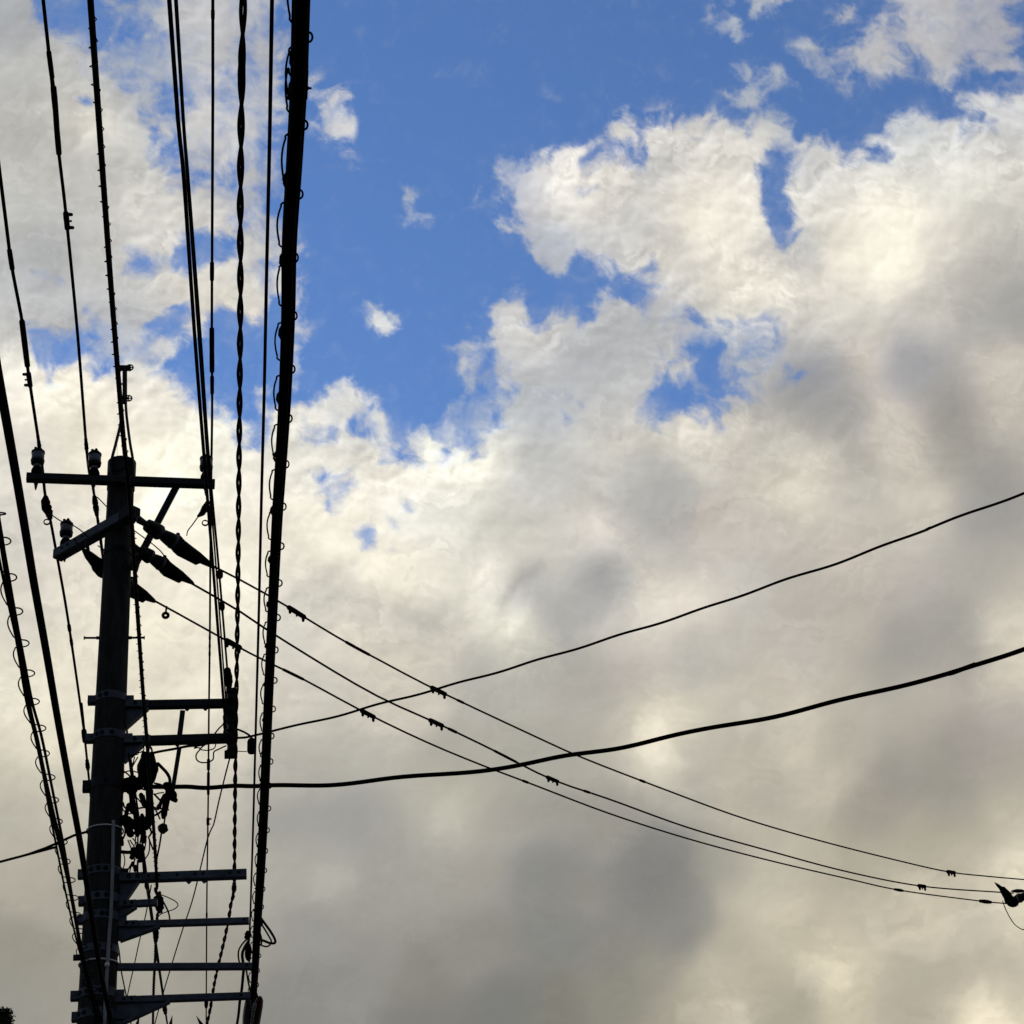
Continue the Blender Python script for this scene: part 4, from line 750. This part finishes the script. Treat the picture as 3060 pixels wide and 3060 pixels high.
# ribbed closure and dark red sleeve at the frame's foot
t = thing('splice_closure', 'ribbed black closure beside the dark red sleeve at the bottom edge', 'splice closure', zb(740, 3030))
A, B = zb(741, 2990, -.12), zb(734, 3085, -.12); pr = [(f/22, .030*(1-abs(f/22-.5)**2*1.6)+(.0022 if f % 2 else 0)) for f in range(23)]
m = MB(); m.lathe(A, B, pr, 20); m.build('body', mat('ribbed_black_rubber', (.03, .03, .032), .5, .3, 10, spec=.3), t)
t = thing('cable_sleeve', 'dark red sleeve over a cable at the bottom edge, right of the ribbed closure', 'cable sleeve', zb(775, 3030))
A, B = zb(777, 2980, -.12), zb(760, 3085, -.12); m = MB(); m.lathe(A, B, [(0, .004), (.02, .016), (.1, .028), (.25, .032), (.9, .032), (1, .02)], 18); m.build('sleeve', RED, t)
m = MB(); m.lathe(zb(762, 2998, -.15), zb(747, 3085, -.15), [(f/16, 0.012+(.003 if f % 2 else 0)) for f in range(17)], 12); m.build('corrugated_pipe', PIPE, t)
m = MB(); m.tube(smooth([zb(758, 2944, -.05), zb(764, 2962, -.08), zb(770, 2982, -.11), zb(772, 2998, -.12)], 5), .0075, 8); m.build('cable', RUBBER, t)
# -- left bundle with its spiral hanger
hL = hz(3065); P = ends(line([(-60, 1330), (-18, 1520), (15, 1700), (33, 1800), (62, 1950), (88, 2100), (113, 2200), (136, 2320), (158, 2430), (180, 2530), (200, 2630), (218, 2720), (236, 2810), (252, 2880), (268, 2950), (290, 3030), (302, 3075)], hL), 5, 3)
S = resample(smooth(P, 10), .06)
t = thing('cable_bundle', 'slimmer cable bundle with round wire bows, slanting from the left edge to the pole foot', 'cable bundle', S[len(S)//2], 'cable bundles held by spiral hangers')
for k, (dx, dz, r) in enumerate(((0, 0, .0105), (.011, .008, .0068), (-.012, -.004, .0055), (.004, -.013, .0060))):
    ph = k*1.7; m = MB(); m.tube([s+AC*(dx+.007*math.sin(i*.09+ph))+UP*(dz+.004*math.cos(i*.07+ph)) for i, s in enumerate(S)], r, 8); m.build('cable', RUBBER, t)
p1, p2 = Z(45, 1733, hL), Z(68, 1834, hL); pit = (p1-p2).length; s0 = arclen(S, 24, 1733, hL)
hanger(S, (s0-.97*pit) % pit, pit, .027, .027, .006, .012, .0030).build('spiral_hanger', RUBBER, t)
# -- the thick plain cable crossing in front of the pole's foot
h = hz(3085); P = ends(line([(-54, 850), (-27, 1000), (0, 1152), (32, 1330), (64, 1515), (101, 1740), (135, 1930), (176, 2170), (214, 2380), (238, 2510), (262, 2660), (283, 2800), (302, 2910), (320, 2995), (335, 3065)], h), 5, 4)
wire('trunk_cable', 'thick smooth black cable slanting from the left edge across the front of the pole foot', 'cable', P, mpx(Z(101, 1740, h), 24)/2, n=14)
# -- thin lines between the lower crossarms
for pts, hy, wd, lab in (
    ([(697, 2228), (680, 2290), (655, 2390), (638, 2465), (622, 2500), (600, 2590), (575, 2690), (545, 2780), (520, 2860), (487, 2970), (462, 3062)], 2216, 4.4, 'thin wire slanting down leftward from the insulator rack to the bottom edge'),
    ([(452, 2645), (444, 2690), (433, 2745), (417, 2810), (402, 2880), (385, 2955), (362, 3062)], 2560, 3.4, 'thin wire slanting down leftward beside the pole below the holed crossarm'),
    ([(436, 2640), (444, 2690), (452, 2745), (462, 2810), (472, 2880), (484, 2960), (490, 3000), (500, 3062)], 2580, 5.2, 'thin wire leaning down rightward with a lump near the bottom edge'),
    ([(351, 2815), (357, 2850), (362, 2900), (377, 2975), (384, 3020), (392, 3062)], 2620, 4.0, 'thin wire leaning down rightward close by the pole foot')):
    h = hz(hy); P = ends(line(pts, h), 0, 6); t, S = wire('drop_wire', lab, 'wire', P, mpx(Z(*pts[3], h), wd)/2, parts=1)
    if 'lump' in lab: sleeve(t, Z(489, 2990, h), Z(494, 3028, h), mpx(Z(490, 3000, h), 14)/2, 'end_grip', jit=.2); sleeve(t, Z(437, 2640, h), Z(439, 2655, h), mpx(Z(440, 2650, h), 11)/2, 'end_grip', jit=.1)

# ---------------------------------------------------------------- cables off to the right and left
h = hz(2200); pts = [(705, 2206), (735, 2203), (765, 2195), (816, 2183), (950, 2154), (1140, 2103), (1378, 2039), (1663, 1956), (2059, 1833), (2297, 1750), (2534, 1671), (2772, 1580), (3060, 1473)]
P = ends(line(pts, h), 0, 6); S = resample(smooth(P, 10), .03)
t = thing('service_cable', 'upper, thinner cable sweeping up rightward across the clouds to the right edge', 'cable', S[len(S)//2], 'cables sweeping to the right edge')
r = mpx(Z(1663, 1956, h), 8.6)/2
lashed(S, r*.42, .62, r*.86, 10, 0).build('strand', RUBBER, t)
m = MB(); m.tube(S, r*.4, 6); m.build('carrier_strand', RUBBER, t)
h = hz(2352); pts = [(430, 2352), (500, 2350), (560, 2348), (617, 2352), (697, 2349), (760, 2352), (824, 2349), (982, 2344), (1156, 2328), (1315, 2315), (1473, 2297), (1584, 2281), (1695, 2260), (1837, 2236), (1980, 2205), (2122, 2178), (2297, 2143), (2455, 2107), (2613, 2070), (2772, 2027), (2915, 1988), (3060, 1937)]
P = ends(line(pts, h), 0, 6); S = resample(smooth(P, 10), .03)
t = thing('service_cable', 'lower, thicker cable sweeping up rightward across the clouds to the right edge', 'cable', S[len(S)//2], 'cables sweeping to the right edge')
r = mpx(Z(1837, 2236, h), 15)/2
lashed(S, r*.40, 1.05, r*.90, 12, 0).build('strand', RUBBER, t)
m = MB(); m.tube(S, r*.55, 8); m.build('carrier_strand', RUBBER, t)
h = hz(2486); P = ends(line([(272, 2482), (240, 2490), (206, 2503), (160, 2525), (95, 2549), (50, 2562), (0, 2575)], h), 0, 6)
wire('service_cable', 'short cable running from the pole out to the left edge under the left bundle', 'cable', P, mpx(Z(160, 2525, h), 8)/2, wob=.0012)

# ---------------------------------------------------------------- the branch line going away to the right
hN = hz(1590)
E1, E2, E3 = Z(3110, 2635, hN), Z(3010, 2672, hN), Z(2990, 2700, hN)
def onplane(x, y, A, B):                      # where a sight line meets the upright plane through A and B
    n = (B-A).cross(UP).normalized(); r = ray(x, y); return CAM+r*((A-CAM).dot(n)/r.dot(n))
BR = []
def branch(pts, y0, E, wd, lab):
    A = Z(*pts[0], hz(y0)); P = [onplane(x, y, A, E) for x, y in pts]
    t, S = wire('branch_line', lab, 'power line', P, mpx(P[4], wd)/2, 'thin wires crossing to the far insulator at right', parts=1, step=.25)
    BR.append((t, A, E)); return t, (lambda x, y: onplane(x, y, A, E))
G = 1.5839
v = lambda L: [(x*G, y*G) for x, y in L]
t, zz = branch(v([(404, 1069), (470, 1103), (540, 1143), (575, 1165), (650, 1210), (715, 1245), (820, 1300), (1000, 1385), (1100, 1430), (1250, 1488), (1400, 1543), (1550, 1587), (1700, 1625), (1790, 1645), (1860, 1653), (1940, 1660), (1990, 1663)]), 1690, E1, 6.0, 'uppermost of the three thin wires falling away to the right')
def cl(x0, y0, x1, y1, wd): A, B = zz(x0, y0), zz(x1, y1); clamp(t, A, B, mpx(A, wd)/2, (-UP+(A-B).normalized()*.0), teeth=3)
def sl(x0, y0, x1, y1, wd, j=0): A, B = zz(x0, y0), zz(x1, y1); sleeve(t, A, B, mpx(A, wd)/2, jit=j)
cl(858, 1814, 914, 1848, 15); sl(1033, 1915, 1065, 1936, 9); sl(1063, 1935, 1106, 1955, 9); cl(1286, 2049, 1335, 2075, 14); sl(1366, 2088, 1386, 2100, 8); sl(1912, 2332, 1928, 2340, 8); cl(2829, 2601, 2854, 2606, 11)
t, zz = branch(v([(360, 1100), (450, 1152), (530, 1205), (700, 1307), (830, 1367), (930, 1415), (1040, 1470), (1150, 1508), (1300, 1562), (1450, 1605), (1600, 1645), (1740, 1672), (1880, 1683), (1912, 1685)]), 1750, E2, 6.0, 'middle one of the three thin wires falling away to the right')
cl(1281, 2150, 1326, 2176, 14); sl(1340, 2183, 1365, 2196, 9); sl(1475, 2238, 1545, 2275, 8); cl(1632, 2317, 1670, 2338, 12); sl(1745, 2362, 1762, 2370, 8); cl(2743, 2644, 2766, 2649, 11)
t, zz = branch(v([(285, 1130), (340, 1160), (430, 1210), (500, 1247), (560, 1275), (690, 1345), (800, 1398), (900, 1440), (1000, 1478), (1150, 1535), (1300, 1583), (1450, 1623), (1600, 1658), (1700, 1680), (1850, 1700), (1903, 1705)]), 1742, E3, 6.0, 'lowest of the three thin wires falling away to the right')
cl(672, 1907, 722, 1936, 17); sl(844, 2000, 908, 2034, 9); cl(1077, 2119, 1122, 2144, 14); sl(1562, 2330, 1578, 2338, 8); sl(2672, 2653, 2698, 2659, 9, .15); sl(2928, 2691, 2960, 2693, 12, .12)
m = MB(); c = zz(495, 1822); a = zz(495, 1832); m.tube([zz(498, 1812)+UP*.0, a], .008, 6)
n = 16; m.tube([a-UP*.02+(AC*math.cos(2*math.pi*k/n)+UP*math.sin(2*math.pi*k/n))*.020 for k in range(n+1)], .012, 8, cap=False); m.build('hanging_ring', COVER, t)

# strain insulators that hold the branch line
def strain(A, B, lab, cover=True, fork=None, tap=None, sc=1.0, grp='strain insulators holding the branch line'):
    """A at the pole side, B where the wire leaves: clevis, two sheds, tapering rubber cover"""
    t = thing('strain_insulator', lab, 'insulator', A, grp); d = (B-A).normalized(); L = (B-A).length
    q = lambda f: A.lerp(B, f); m = MB(); s = sc
    m.tube([q(0), q(.12)], .016*s, 8); m.tube([q(.02)+UP*.02*s, q(.13)+UP*.01*s], .010*s, 8); m.tube([q(.0)-UP*.02*s, q(.13)-UP*.01*s], .009*s, 8); m.build('clevis', STEELD, t)
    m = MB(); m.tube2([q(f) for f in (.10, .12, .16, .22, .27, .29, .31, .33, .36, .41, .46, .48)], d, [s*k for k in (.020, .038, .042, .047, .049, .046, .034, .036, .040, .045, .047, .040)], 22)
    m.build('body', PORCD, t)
    for f in (.255, .275, .445, .462):
        m = MB(); m.tube2([q(f-.003), q(f+.004)], d, [.0495*s, .0495*s], 22); m.build('pale_ring', PORC, t)
    m = MB(); pr = [(.47, .050), (.50, .058), (.56, .056), (.66, .050), (.78, .044), (.82, .030), (.90, .022), (.97, .014), (1, .006)]
    side = d.cross(ST).normalized()
    P = []; n = 20; N = d.cross(UP).normalized(); Bn = N.cross(d)
    for f, r in pr:
        for k in range(n):
            a = 2*math.pi*k/n; P.append(q(f)+N*math.cos(a)*r*s*.75+Bn*(math.sin(a)*r*s*1.05-(.012*s if .5 < f < .8 else 0)))
    w_ = len(pr); m.add(P, [(i*n+k, i*n+(k+1) % n, (i+1)*n+(k+1) % n, (i+1)*n+k) for i in range(w_-1) for k in range(n)]+[tuple(range(n-1, -1, -1)), tuple((w_-1)*n+k for k in range(n))])
    u = Bn if Bn.z > 0 else -Bn
    m.tube2([q(.50)+u*.030*s, q(.49)+u*.075*s], u, [.018*s, .012*s], 8)
    m.build('rubber_cover', COVER, t); return t
def zb_(x, y, y0): return Z(x, y, hz(y0))
bt1, b1A, b1E = BR[0]; bt2, b2A, b2E = BR[1]; bt3, b3A, b3E = BR[2]
strain(onplane(410, 1550, b1A, b1E), onplane(643, 1697, b1A, b1E), 'uppermost strain insulator right of the pole, a thin tap wire rising from it', sc=1.22)
strain(onplane(396, 1632, b2A, b2E), onplane(580, 1745, b2A, b2E), 'middle strain insulator right of the pole, under the slanting strut', sc=1.12)
strain(onplane(312, 1708, b3A, b3E), onplane(466, 1799, b3A, b3E), 'lowest strain insulator, half hidden behind the pole', sc=1.15)
# the one under the slanting arm, on the left side
A = V(228, 1622, .02); B = V(322, 1716, .10)
m = MB(); t = thing('strain_insulator', 'black covered strain insulator hanging left of the pole under the slanting crossarm', 'insulator', A, 'strain insulators holding the branch line')
m.tube([A, A.lerp(B, .35)], .010, 8); m.tube([V(258, 1612, .02), A.lerp(B, .4)], .014, 8); m.build('clevis', STEELD, t)
m = MB(); m.lathe(A.lerp(B, .22), B, [(0, .014), (.2, .034), (.5, .046), (.6, .060), (.85, .064), (1, .05)], 16); m.build('rubber_cover', COVER, t)
# jumper wires
def jumper(lab, pts, wd, off=0.0, name='jumper_wire'):
    P = [V(p[0], p[1], p[2] if len(p) > 2 else off) for p in pts]; S = smooth(P, 7); m = MB(); m.tube(S, mpx(P[0], wd)/2, 7)
    return tag(m.build(name, RUBBER), lab, 'wire')
jumper('thin jumper passing over the pin insulator of the slanting crossarm', [(156, 1540, -.1), (180, 1556, -.12), (192, 1560, -.12), (215, 1568, -.05), (240, 1584, 0), (262, 1604, .05)], 3.6)
jumper('thin jumper running from the second high wire to behind the pole', [(290, 1485, .0), (305, 1500, .05), (324, 1520, .1)], 3.4)
jumper('thin jumper bowed between the pole and the middle strain insulator', [(392, 1578, -.1), (410, 1592, -.1), (432, 1608, -.1), (455, 1625, -.1), (478, 1645, -.1), (493, 1664, -.1)], 3.6)
jumper('thin jumper crossing under the slanting crossarm beside the pole', [(292, 1630, .05), (302, 1637, .05), (318, 1646, .05)], 3.4)
jumper('short stub of wire poking right from the pole below the slanting crossarm', [(385, 1600, -.05), (398, 1605, -.05), (408, 1610, -.05)], 3)

# ---------------------------------------------------------------- insulator rack at the ends of the two middle crossarms
rk = thing('insulator_rack', 'upright dark rack of stacked spool insulators at the ends of two middle crossarms', 'insulator rack', V(692, 2160, -.03))
A, B = V(688, 2058, -.03), V(692, 2260, -.03); B = Vector((A.x, A.y, B.z)) if 0 else B
m = MB(); d = (B-A).normalized(); m.bbox((A+B)/2, d*(B-A).length/2, AC*.030, ST*.02, .003); m.bbox(V(690, 2255, -.03), AC*.046, ST*.03, UP*.022); m.build('back_bar', STEELD, rk)
for y in (2080, 2116, 2172, 2196, 2232):
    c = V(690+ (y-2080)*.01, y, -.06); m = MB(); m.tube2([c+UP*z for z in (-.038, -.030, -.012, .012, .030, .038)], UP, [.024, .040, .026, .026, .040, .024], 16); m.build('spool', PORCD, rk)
m = MB(); m.tube([V(702, 2068, -.07), V(703, 2250, -.07)], .009, 8); m.build('through_rod', STEELD, rk)
t = thing('junction_box', 'small black rounded box hung between the insulator rack and the thickest bundle', 'junction box', V(752, 2228, -.1))
m = MB(); c = V(752, 2228, -.1); m.tube2([c+UP*z for z in (-.062, -.058, -.04, .03, .048, .058)], UP, [.012, .026, .033, .032, .024, .012], 16); m.build('box', COVER, t)
m = MB(); m.tube(smooth([V(706, 2178, -.1), V(730, 2188, -.1), V(748, 2200, -.1), V(755, 2214, -.1)], 5), .008, 8); m.build('feed_cable', RUBBER, t)
m = MB(); m.tube([V(706, 2245, -.1), V(738, 2246, -.1)], .0035, 6); m.build('tie_wire', RUBBER, t)
for lab, pts, wd in (
    ('thin cable loop hanging in a ring under the second middle crossarm', [(676, 2228), (655, 2238), (640, 2246), (638, 2258), (636, 2270), (620, 2278), (600, 2278), (588, 2270), (586, 2256), (594, 2244), (604, 2232), (618, 2222)], 4.4),
    ('small lower loop of wire beneath the second middle crossarm', [(645, 2224), (640, 2236), (622, 2242), (600, 2240), (594, 2234), (580, 2236), (590, 2230), (606, 2228)], 3.6),
    ('cable sloping up rightward under the second middle crossarm', [(448, 2252), (480, 2245), (520, 2238), (560, 2230), (600, 2226), (640, 2216), (690, 2200)], 8),
    ('bowed lead rising left of the insulator rack', [(642, 2192), (655, 2176), (668, 2162), (672, 2140), (672, 2112)], 4.6),
    ('short lead falling left of the insulator rack', [(668, 2190), (672, 2170), (676, 2150)], 4.0),
    ('heavy lead bending down beside the slanting strut to the thicker right-hand cable', [(470, 2280), (488, 2298), (500, 2312), (507, 2328), (507, 2348)], 10)):
    jumper(lab, pts, wd, -.10, 'lead_cable')

# ---------------------------------------------------------------- the tangle of joints right of the pole
def vlump(name, lab, cat, x, y, wpx, hpx, seed, off=-.06, grp=None, lean=0, amp=.12, mt=COVER):
    c = V(x, y, off); r = mpx(c, wpx)/2; k = hpx/wpx; m = MB(); u = (UP+AC*lean).normalized(); m.lump(c, r, AC, ST*.9, u*k, seed, amp, 12); o = m.build(name, mt); return tag(o, lab, cat, grp)
vlump('joint_box', 'biggest black lump of cable joint under the second middle crossarm', 'cable joint', 441, 2300, 62, 112, 21, -.06, amp=.17)
vlump('joint_box', 'black lump between the biggest joint and the pole', 'cable joint', 396, 2345, 54, 50, 22, -.04, amp=.3)
GJ = 'taped joints in the tangle right of the pole'
for k, (x0, y0, x1, y1, wd) in enumerate(((500, 2380, 530, 2394, 15), (492, 2340, 524, 2386, 24), (506, 2345, 488, 2446, 19), (495, 2372, 470, 2420, 14), (393, 2358, 398, 2432, 20), (420, 2370, 432, 2410, 14), (447, 2352, 445, 2470, 22), (385, 2400, 376, 2440, 14), (366, 2438, 394, 2500, 24), (370, 2436, 406, 2476, 19), (406, 2418, 411, 2500, 19), (424, 2432, 430, 2500, 15), (440, 2440, 436, 2480, 18), (400, 2532, 394, 2568, 17), (424, 2525, 420, 2576, 18), (412, 2522, 411, 2566, 15), (432, 2495, 428, 2520, 16), (405, 2585, 404, 2605, 12), (364, 2500, 366, 2528, 10), (398, 2575, 396, 2590, 10))):
    A, B = V(x0, y0, -.07+.02*(k % 3)), V(x1, y1, -.07+.02*(k % 3)); m = MB(); rg = random.Random(k); r = mpx(A, wd)/2
    m.tube2([A.lerp(B, f/9) for f in range(10)], (B-A).normalized(), [r*(.55 if f in (0, 9) else 1)*rg.uniform(.85, 1.12) for f in range(10)], 12)
    where = ['upper', 'middle', 'lower'][0 if y0 < 2400 else 1 if y0 < 2500 else 2]
    o = m.build('taped_joint', COVER); tag(o, 'black taped cable joint in the %s part of the tangle right of the pole' % where, 'cable joint', GJ+', '+where)
GW = 'loose leads in the tangle right of the pole'
for k, (lab, pts, wd) in enumerate((
    (0, [(382, 2262), (405, 2252), (420, 2248), (430, 2240), (428, 2228)], 4), (0, [(391, 2300), (398, 2280), (402, 2262)], 4), (0, [(391, 2300), (402, 2280), (412, 2262)], 4), (0, [(384, 2250), (388, 2290), (392, 2318)], 5),
    (0, [(460, 2340), (478, 2344), (495, 2352), (505, 2360)], 6), (0, [(460, 2372), (475, 2388), (492, 2404)], 6), (0, [(462, 2374), (475, 2370), (490, 2368)], 4), (0, [(368, 2398), (372, 2412), (385, 2416), (410, 2416), (440, 2412), (480, 2416), (505, 2420)], 5.5),
    (0, [(463, 2436), (475, 2430), (490, 2416)], 7), (0, [(382, 2510), (386, 2520), (392, 2535)], 4), (0, [(388, 2510), (396, 2522), (402, 2530)], 4), (0, [(396, 2505), (412, 2522), (424, 2524)], 4), (0, [(436, 2500), (436, 2515), (432, 2540)], 4),
    (0, [(446, 2505), (447, 2530), (444, 2550), (432, 2568), (415, 2578)], 4), (0, [(443, 2500), (450, 2520), (458, 2540)], 5), (0, [(369, 2550), (373, 2570), (370, 2590), (362, 2602)], 3.4), (0, [(356, 2585), (366, 2598), (374, 2606)], 4),
    (0, [(396, 2575), (388, 2590), (378, 2606)], 5), (0, [(394, 2580), (390, 2595), (387, 2608)], 4), (0, [(412, 2570), (411, 2590), (411, 2608)], 6), (0, [(428, 2560), (430, 2580), (432, 2608)], 11), (0, [(360, 2545), (380, 2547), (395, 2546)], 11),
    (0, [(412, 2500), (412, 2525)], 5), (0, [(405, 2500), (404, 2525)], 4), (0, [(422, 2500), (418, 2525)], 5), (0, [(418, 2355), (445, 2362), (458, 2352)], 6), (0, [(360, 2298), (380, 2312), (398, 2330)], 5), (0, [(366, 2378), (362, 2400), (368, 2420), (382, 2432), (400, 2428)], 4), (0, [(450, 2400), (462, 2415), (470, 2430), (478, 2448)], 5), (0, [(385, 2440), (400, 2452), (418, 2462), (432, 2480)], 5), (0, [(392, 2370), (410, 2385), (424, 2402), (440, 2422)], 4), (0, [(430, 2376), (434, 2395), (438, 2420)], 5), (0, [(368, 2310), (384, 2304), (404, 2306), (420, 2312)], 4), (0, [(376, 2470), (374, 2490), (368, 2506)], 6), (0, [(446, 2470), (452, 2488), (446, 2500)], 6), (0, [(404, 2566), (398, 2584), (402, 2600)], 5), (0, [(436, 2440), (442, 2455), (444, 2474)], 9), (0, [(392, 2262), (404, 2256), (414, 2254)], 3.4), (0, [(455, 2250), (452, 2236), (444, 2228)], 6), (0, [(355, 2345), (342, 2375), (337, 2410), (341, 2445)], 2.6))):
    P = [V(x, y, (-.13 if len(pts) == 4 and wd == 2.6 else -.09)+.015*(k % 4)) for x, y in pts]; S = smooth(P, 6) if len(P) > 2 else P; m = MB(); m.tube(S, mpx(P[0], wd)/2, 7)
    where = ['upper', 'middle', 'lower'][0 if pts[0][1] < 2400 else 1 if pts[0][1] < 2500 else 2]
    tag(m.build('loose_lead', RUBBER), 'thin black lead in the %s part of the tangle right of the pole' % where, 'wire', GW+', '+where)
# ball knob on its hanger, with the wire below
t = thing('hanging_knob', 'round dark knob hanging under the slanting strut with a wire running down from it', 'insulator', V(487, 2475, -.05))
m = MB(); m.lump(V(487, 2476, -.05), mpx(V(487, 2475), 31)/2, AC, ST, UP, 31, .13, 10); m.build('knob', PORCD, t)
m = MB(); m.tube([V(493, 2445, -.05), V(490, 2462, -.05)], .006, 8); m.tube(smooth([V(482, 2492, -.05), V(476, 2530, -.05), V(469, 2565, -.05), V(467, 2600, -.05)], 5), .0065, 8); m.build('hanger_wire', RUBBER, t)
# pointed clamp tails under the lowest crossarm
for x0, y0, x1, y1, lab in ((417, 3033, 404, 3085, 'pointed black clamp tail at the bottom edge, nearest the pole'), (515, 3034, 505, 3085, 'pointed black clamp tail at the bottom edge, middle of three'), (587, 3036, 612, 3080, 'pointed black clamp tail at the bottom edge, leaning left, nearest the rightmost cables')):
    A, B = V(x0, y0, .05), V(x1, y1, .05); m = MB(); m.lathe(A, B, [(0, .001), (.5, .011), (.8, .018), (1, .020)], 10); tag(m.build('clamp_tail', COVER), lab, 'clamp', 'pointed clamp tails')

# ---------------------------------------------------------------- the next pole's strain insulator at the right edge
zf = lambda x, y, e=0: onplane(x, y, b3A, b3E)
q0 = onplane(2990, 2700, b3A, b3E); FD = (b3E-b3A).normalized(); sc_ = depth(q0)/F
def W(x, y, o=0): r = ray(x, y); return CAM+r*((q0+FD*o-CAM).dot(FD)/r.dot(FD))
t = thing('strain_insulator', 'small far strain insulator with a pointed tail at the right edge', 'insulator', q0)
m = MB(); A, B = W(2971, 2636), W(3000, 2662); m.lathe(A, B, [(0, .4*sc_), (.3, 4*sc_), (.8, 7*sc_), (1, 7*sc_)], 10); m.build('pointed_tail', COVER, t)
m = MB(); m.lump(W(3012, 2684), 14*sc_, rt*.9, fw, up*1.35, 3, .12); m.lump(W(3026, 2697), 18*sc_, rt, fw, up*.75, 8, .12); m.lathe(W(2994, 2655), W(3020, 2690), [(0, 9*sc_), (.5, 13*sc_), (1, 13*sc_)], 10); m.build('rubber_cover', COVER, t)
m = MB(); m.lathe(W(3024, 2692), W(3100, 2664), [(0, 8*sc_), (.15, 11*sc_), (.3, 14*sc_), (.45, 11*sc_), (.5, 12*sc_), (.7, 12*sc_), (.8, 8*sc_), (1, 5*sc_)], 16); m.build('body', PORCD, t)
m = MB(); m.lathe(W(3044, 2684.5), W(3048, 2683), [(0, 14.2*sc_), (1, 14.2*sc_)], 16); m.build('pale_ring', PORC, t)
m = MB(); m.lathe(W(3022, 2663), W(3062, 2662), [(0, 2*sc_), (.4, 6*sc_), (.8, 5*sc_), (1, 2*sc_)], 10); m.tube([W(3060, 2664), W(3110, 2662)], 2.4*sc_, 6); m.build('link', STEELD, t)
m = MB(); m.tube(smooth([W(2996, 2692), W(3003, 2712), W(3014, 2735), W(3030, 2760), W(3046, 2773), W(3058, 2778), W(3080, 2778)], 6), 1.5*sc_, 6); tag(m.build('jumper_wire', RUBBER), 'thin jumper drooping in a curve below the far insulator at the right edge', 'wire')
# its pole, beyond the right edge, so that the line has something to hang from
c = W(3150, 2668); c2 = Vector((c.x, c.y, 0)); t = thing('utility_pole', 'far concrete pole beyond the right edge, bearing the branch line', 'utility pole', c2)
m = MB(); m.tube2([c2, c2+UP*(c.z+.9)], UP, [.17, .11], 20); m.build('shaft', CONC, t)
m = MB(); m.bbox(c+FD*(-.14), FD.cross(UP)*.22, FD*.035, UP*.035); m.build('crossarm', STEELD, t)

# ---------------------------------------------------------------- the tree whose top just shows at the lower left corner
def tree(base, top, rx, seed):
    t = thing('tree', 'leafy green treetop just showing in the lower left corner', 'tree', base); rg = random.Random(seed); B = Vector(base)
    m = MB(); H = top; m.tube(smooth([B, B+UP*H*.35+AC*.1, B+UP*H*.7-AC*.05, B+UP*H*.9], 6), [.16-.12*i/18 for i in range(19)], 10)
    limbs = []
    for k in range(9):
        a = k*2.4; z0 = H*(.4+.05*k); p = B+UP*z0; e = p+Vector((math.cos(a), math.sin(a), .7))*rx*.62; limbs.append(e)
        m.tube(smooth([p, p.lerp(e, .5)+UP*.12, e], 4), [.05-.005*i for i in range(9)], 6)
    m.build('trunk', BARK, t); lv = MB()
    clumps = [B+UP*(H*.72)+Vector((rg.gauss(0, .42)*rx, rg.gauss(0, .42)*rx, rg.gauss(0, .36)*rx*1.1)) for _ in range(60)]
    clumps = [c for c in clumps if c.z < B.z+H-.55]+limbs
    clumps += TREE_TOP
    for c in clumps:
        rr = rg.uniform(.16, .30) if c not in TREE_TOP else .038
        for _ in range(230 if c not in TREE_TOP else 110):
            p = c+Vector((rg.gauss(0, 1), rg.gauss(0, 1), rg.gauss(0, 1)*.8))*rr*.62
            d = Vector((rg.gauss(0, 1), rg.gauss(0, 1), rg.gauss(0, .6))).normalized(); s = d.orthogonal().normalized(); L = rg.uniform(.022, .045)*(1 if c not in TREE_TOP else .6)
            n0 = len(lv.v); lv.v += [p-d*L, p+s*L*.42, p+d*L, p-s*L*.42]; lv.f.append((n0, n0+1, n0+2, n0+3))
    lv.build('crown', LEAF, t, smooth=False); return t
D_ = 15.0
def tp(x, y, dd=0): r = ray(x, y); return CAM+r*((D_+dd)/r.y)
TREE_TOP = [tp(x, y) for x, y in ((10, 3028), (16, 3027), (20, 3034), (22, 3042), (20, 3050), (12, 3048), (4, 3050), (-2, 3026), (-6, 3040), (-14, 3030), (-26, 3034), (6, 3058), (16, 3060), (-8, 3056), (10, 3070), (22, 3066), (-22, 3050), (-40, 3044), (-30, 3066), (-55, 3056))]
bx = tp(-330, 3100); tree((bx.x, bx.y, 0), tp(-60, 3010).z, 1.15, 4)
for o in list(bpy.data.objects):
    if '_o' in o: del o['_o']
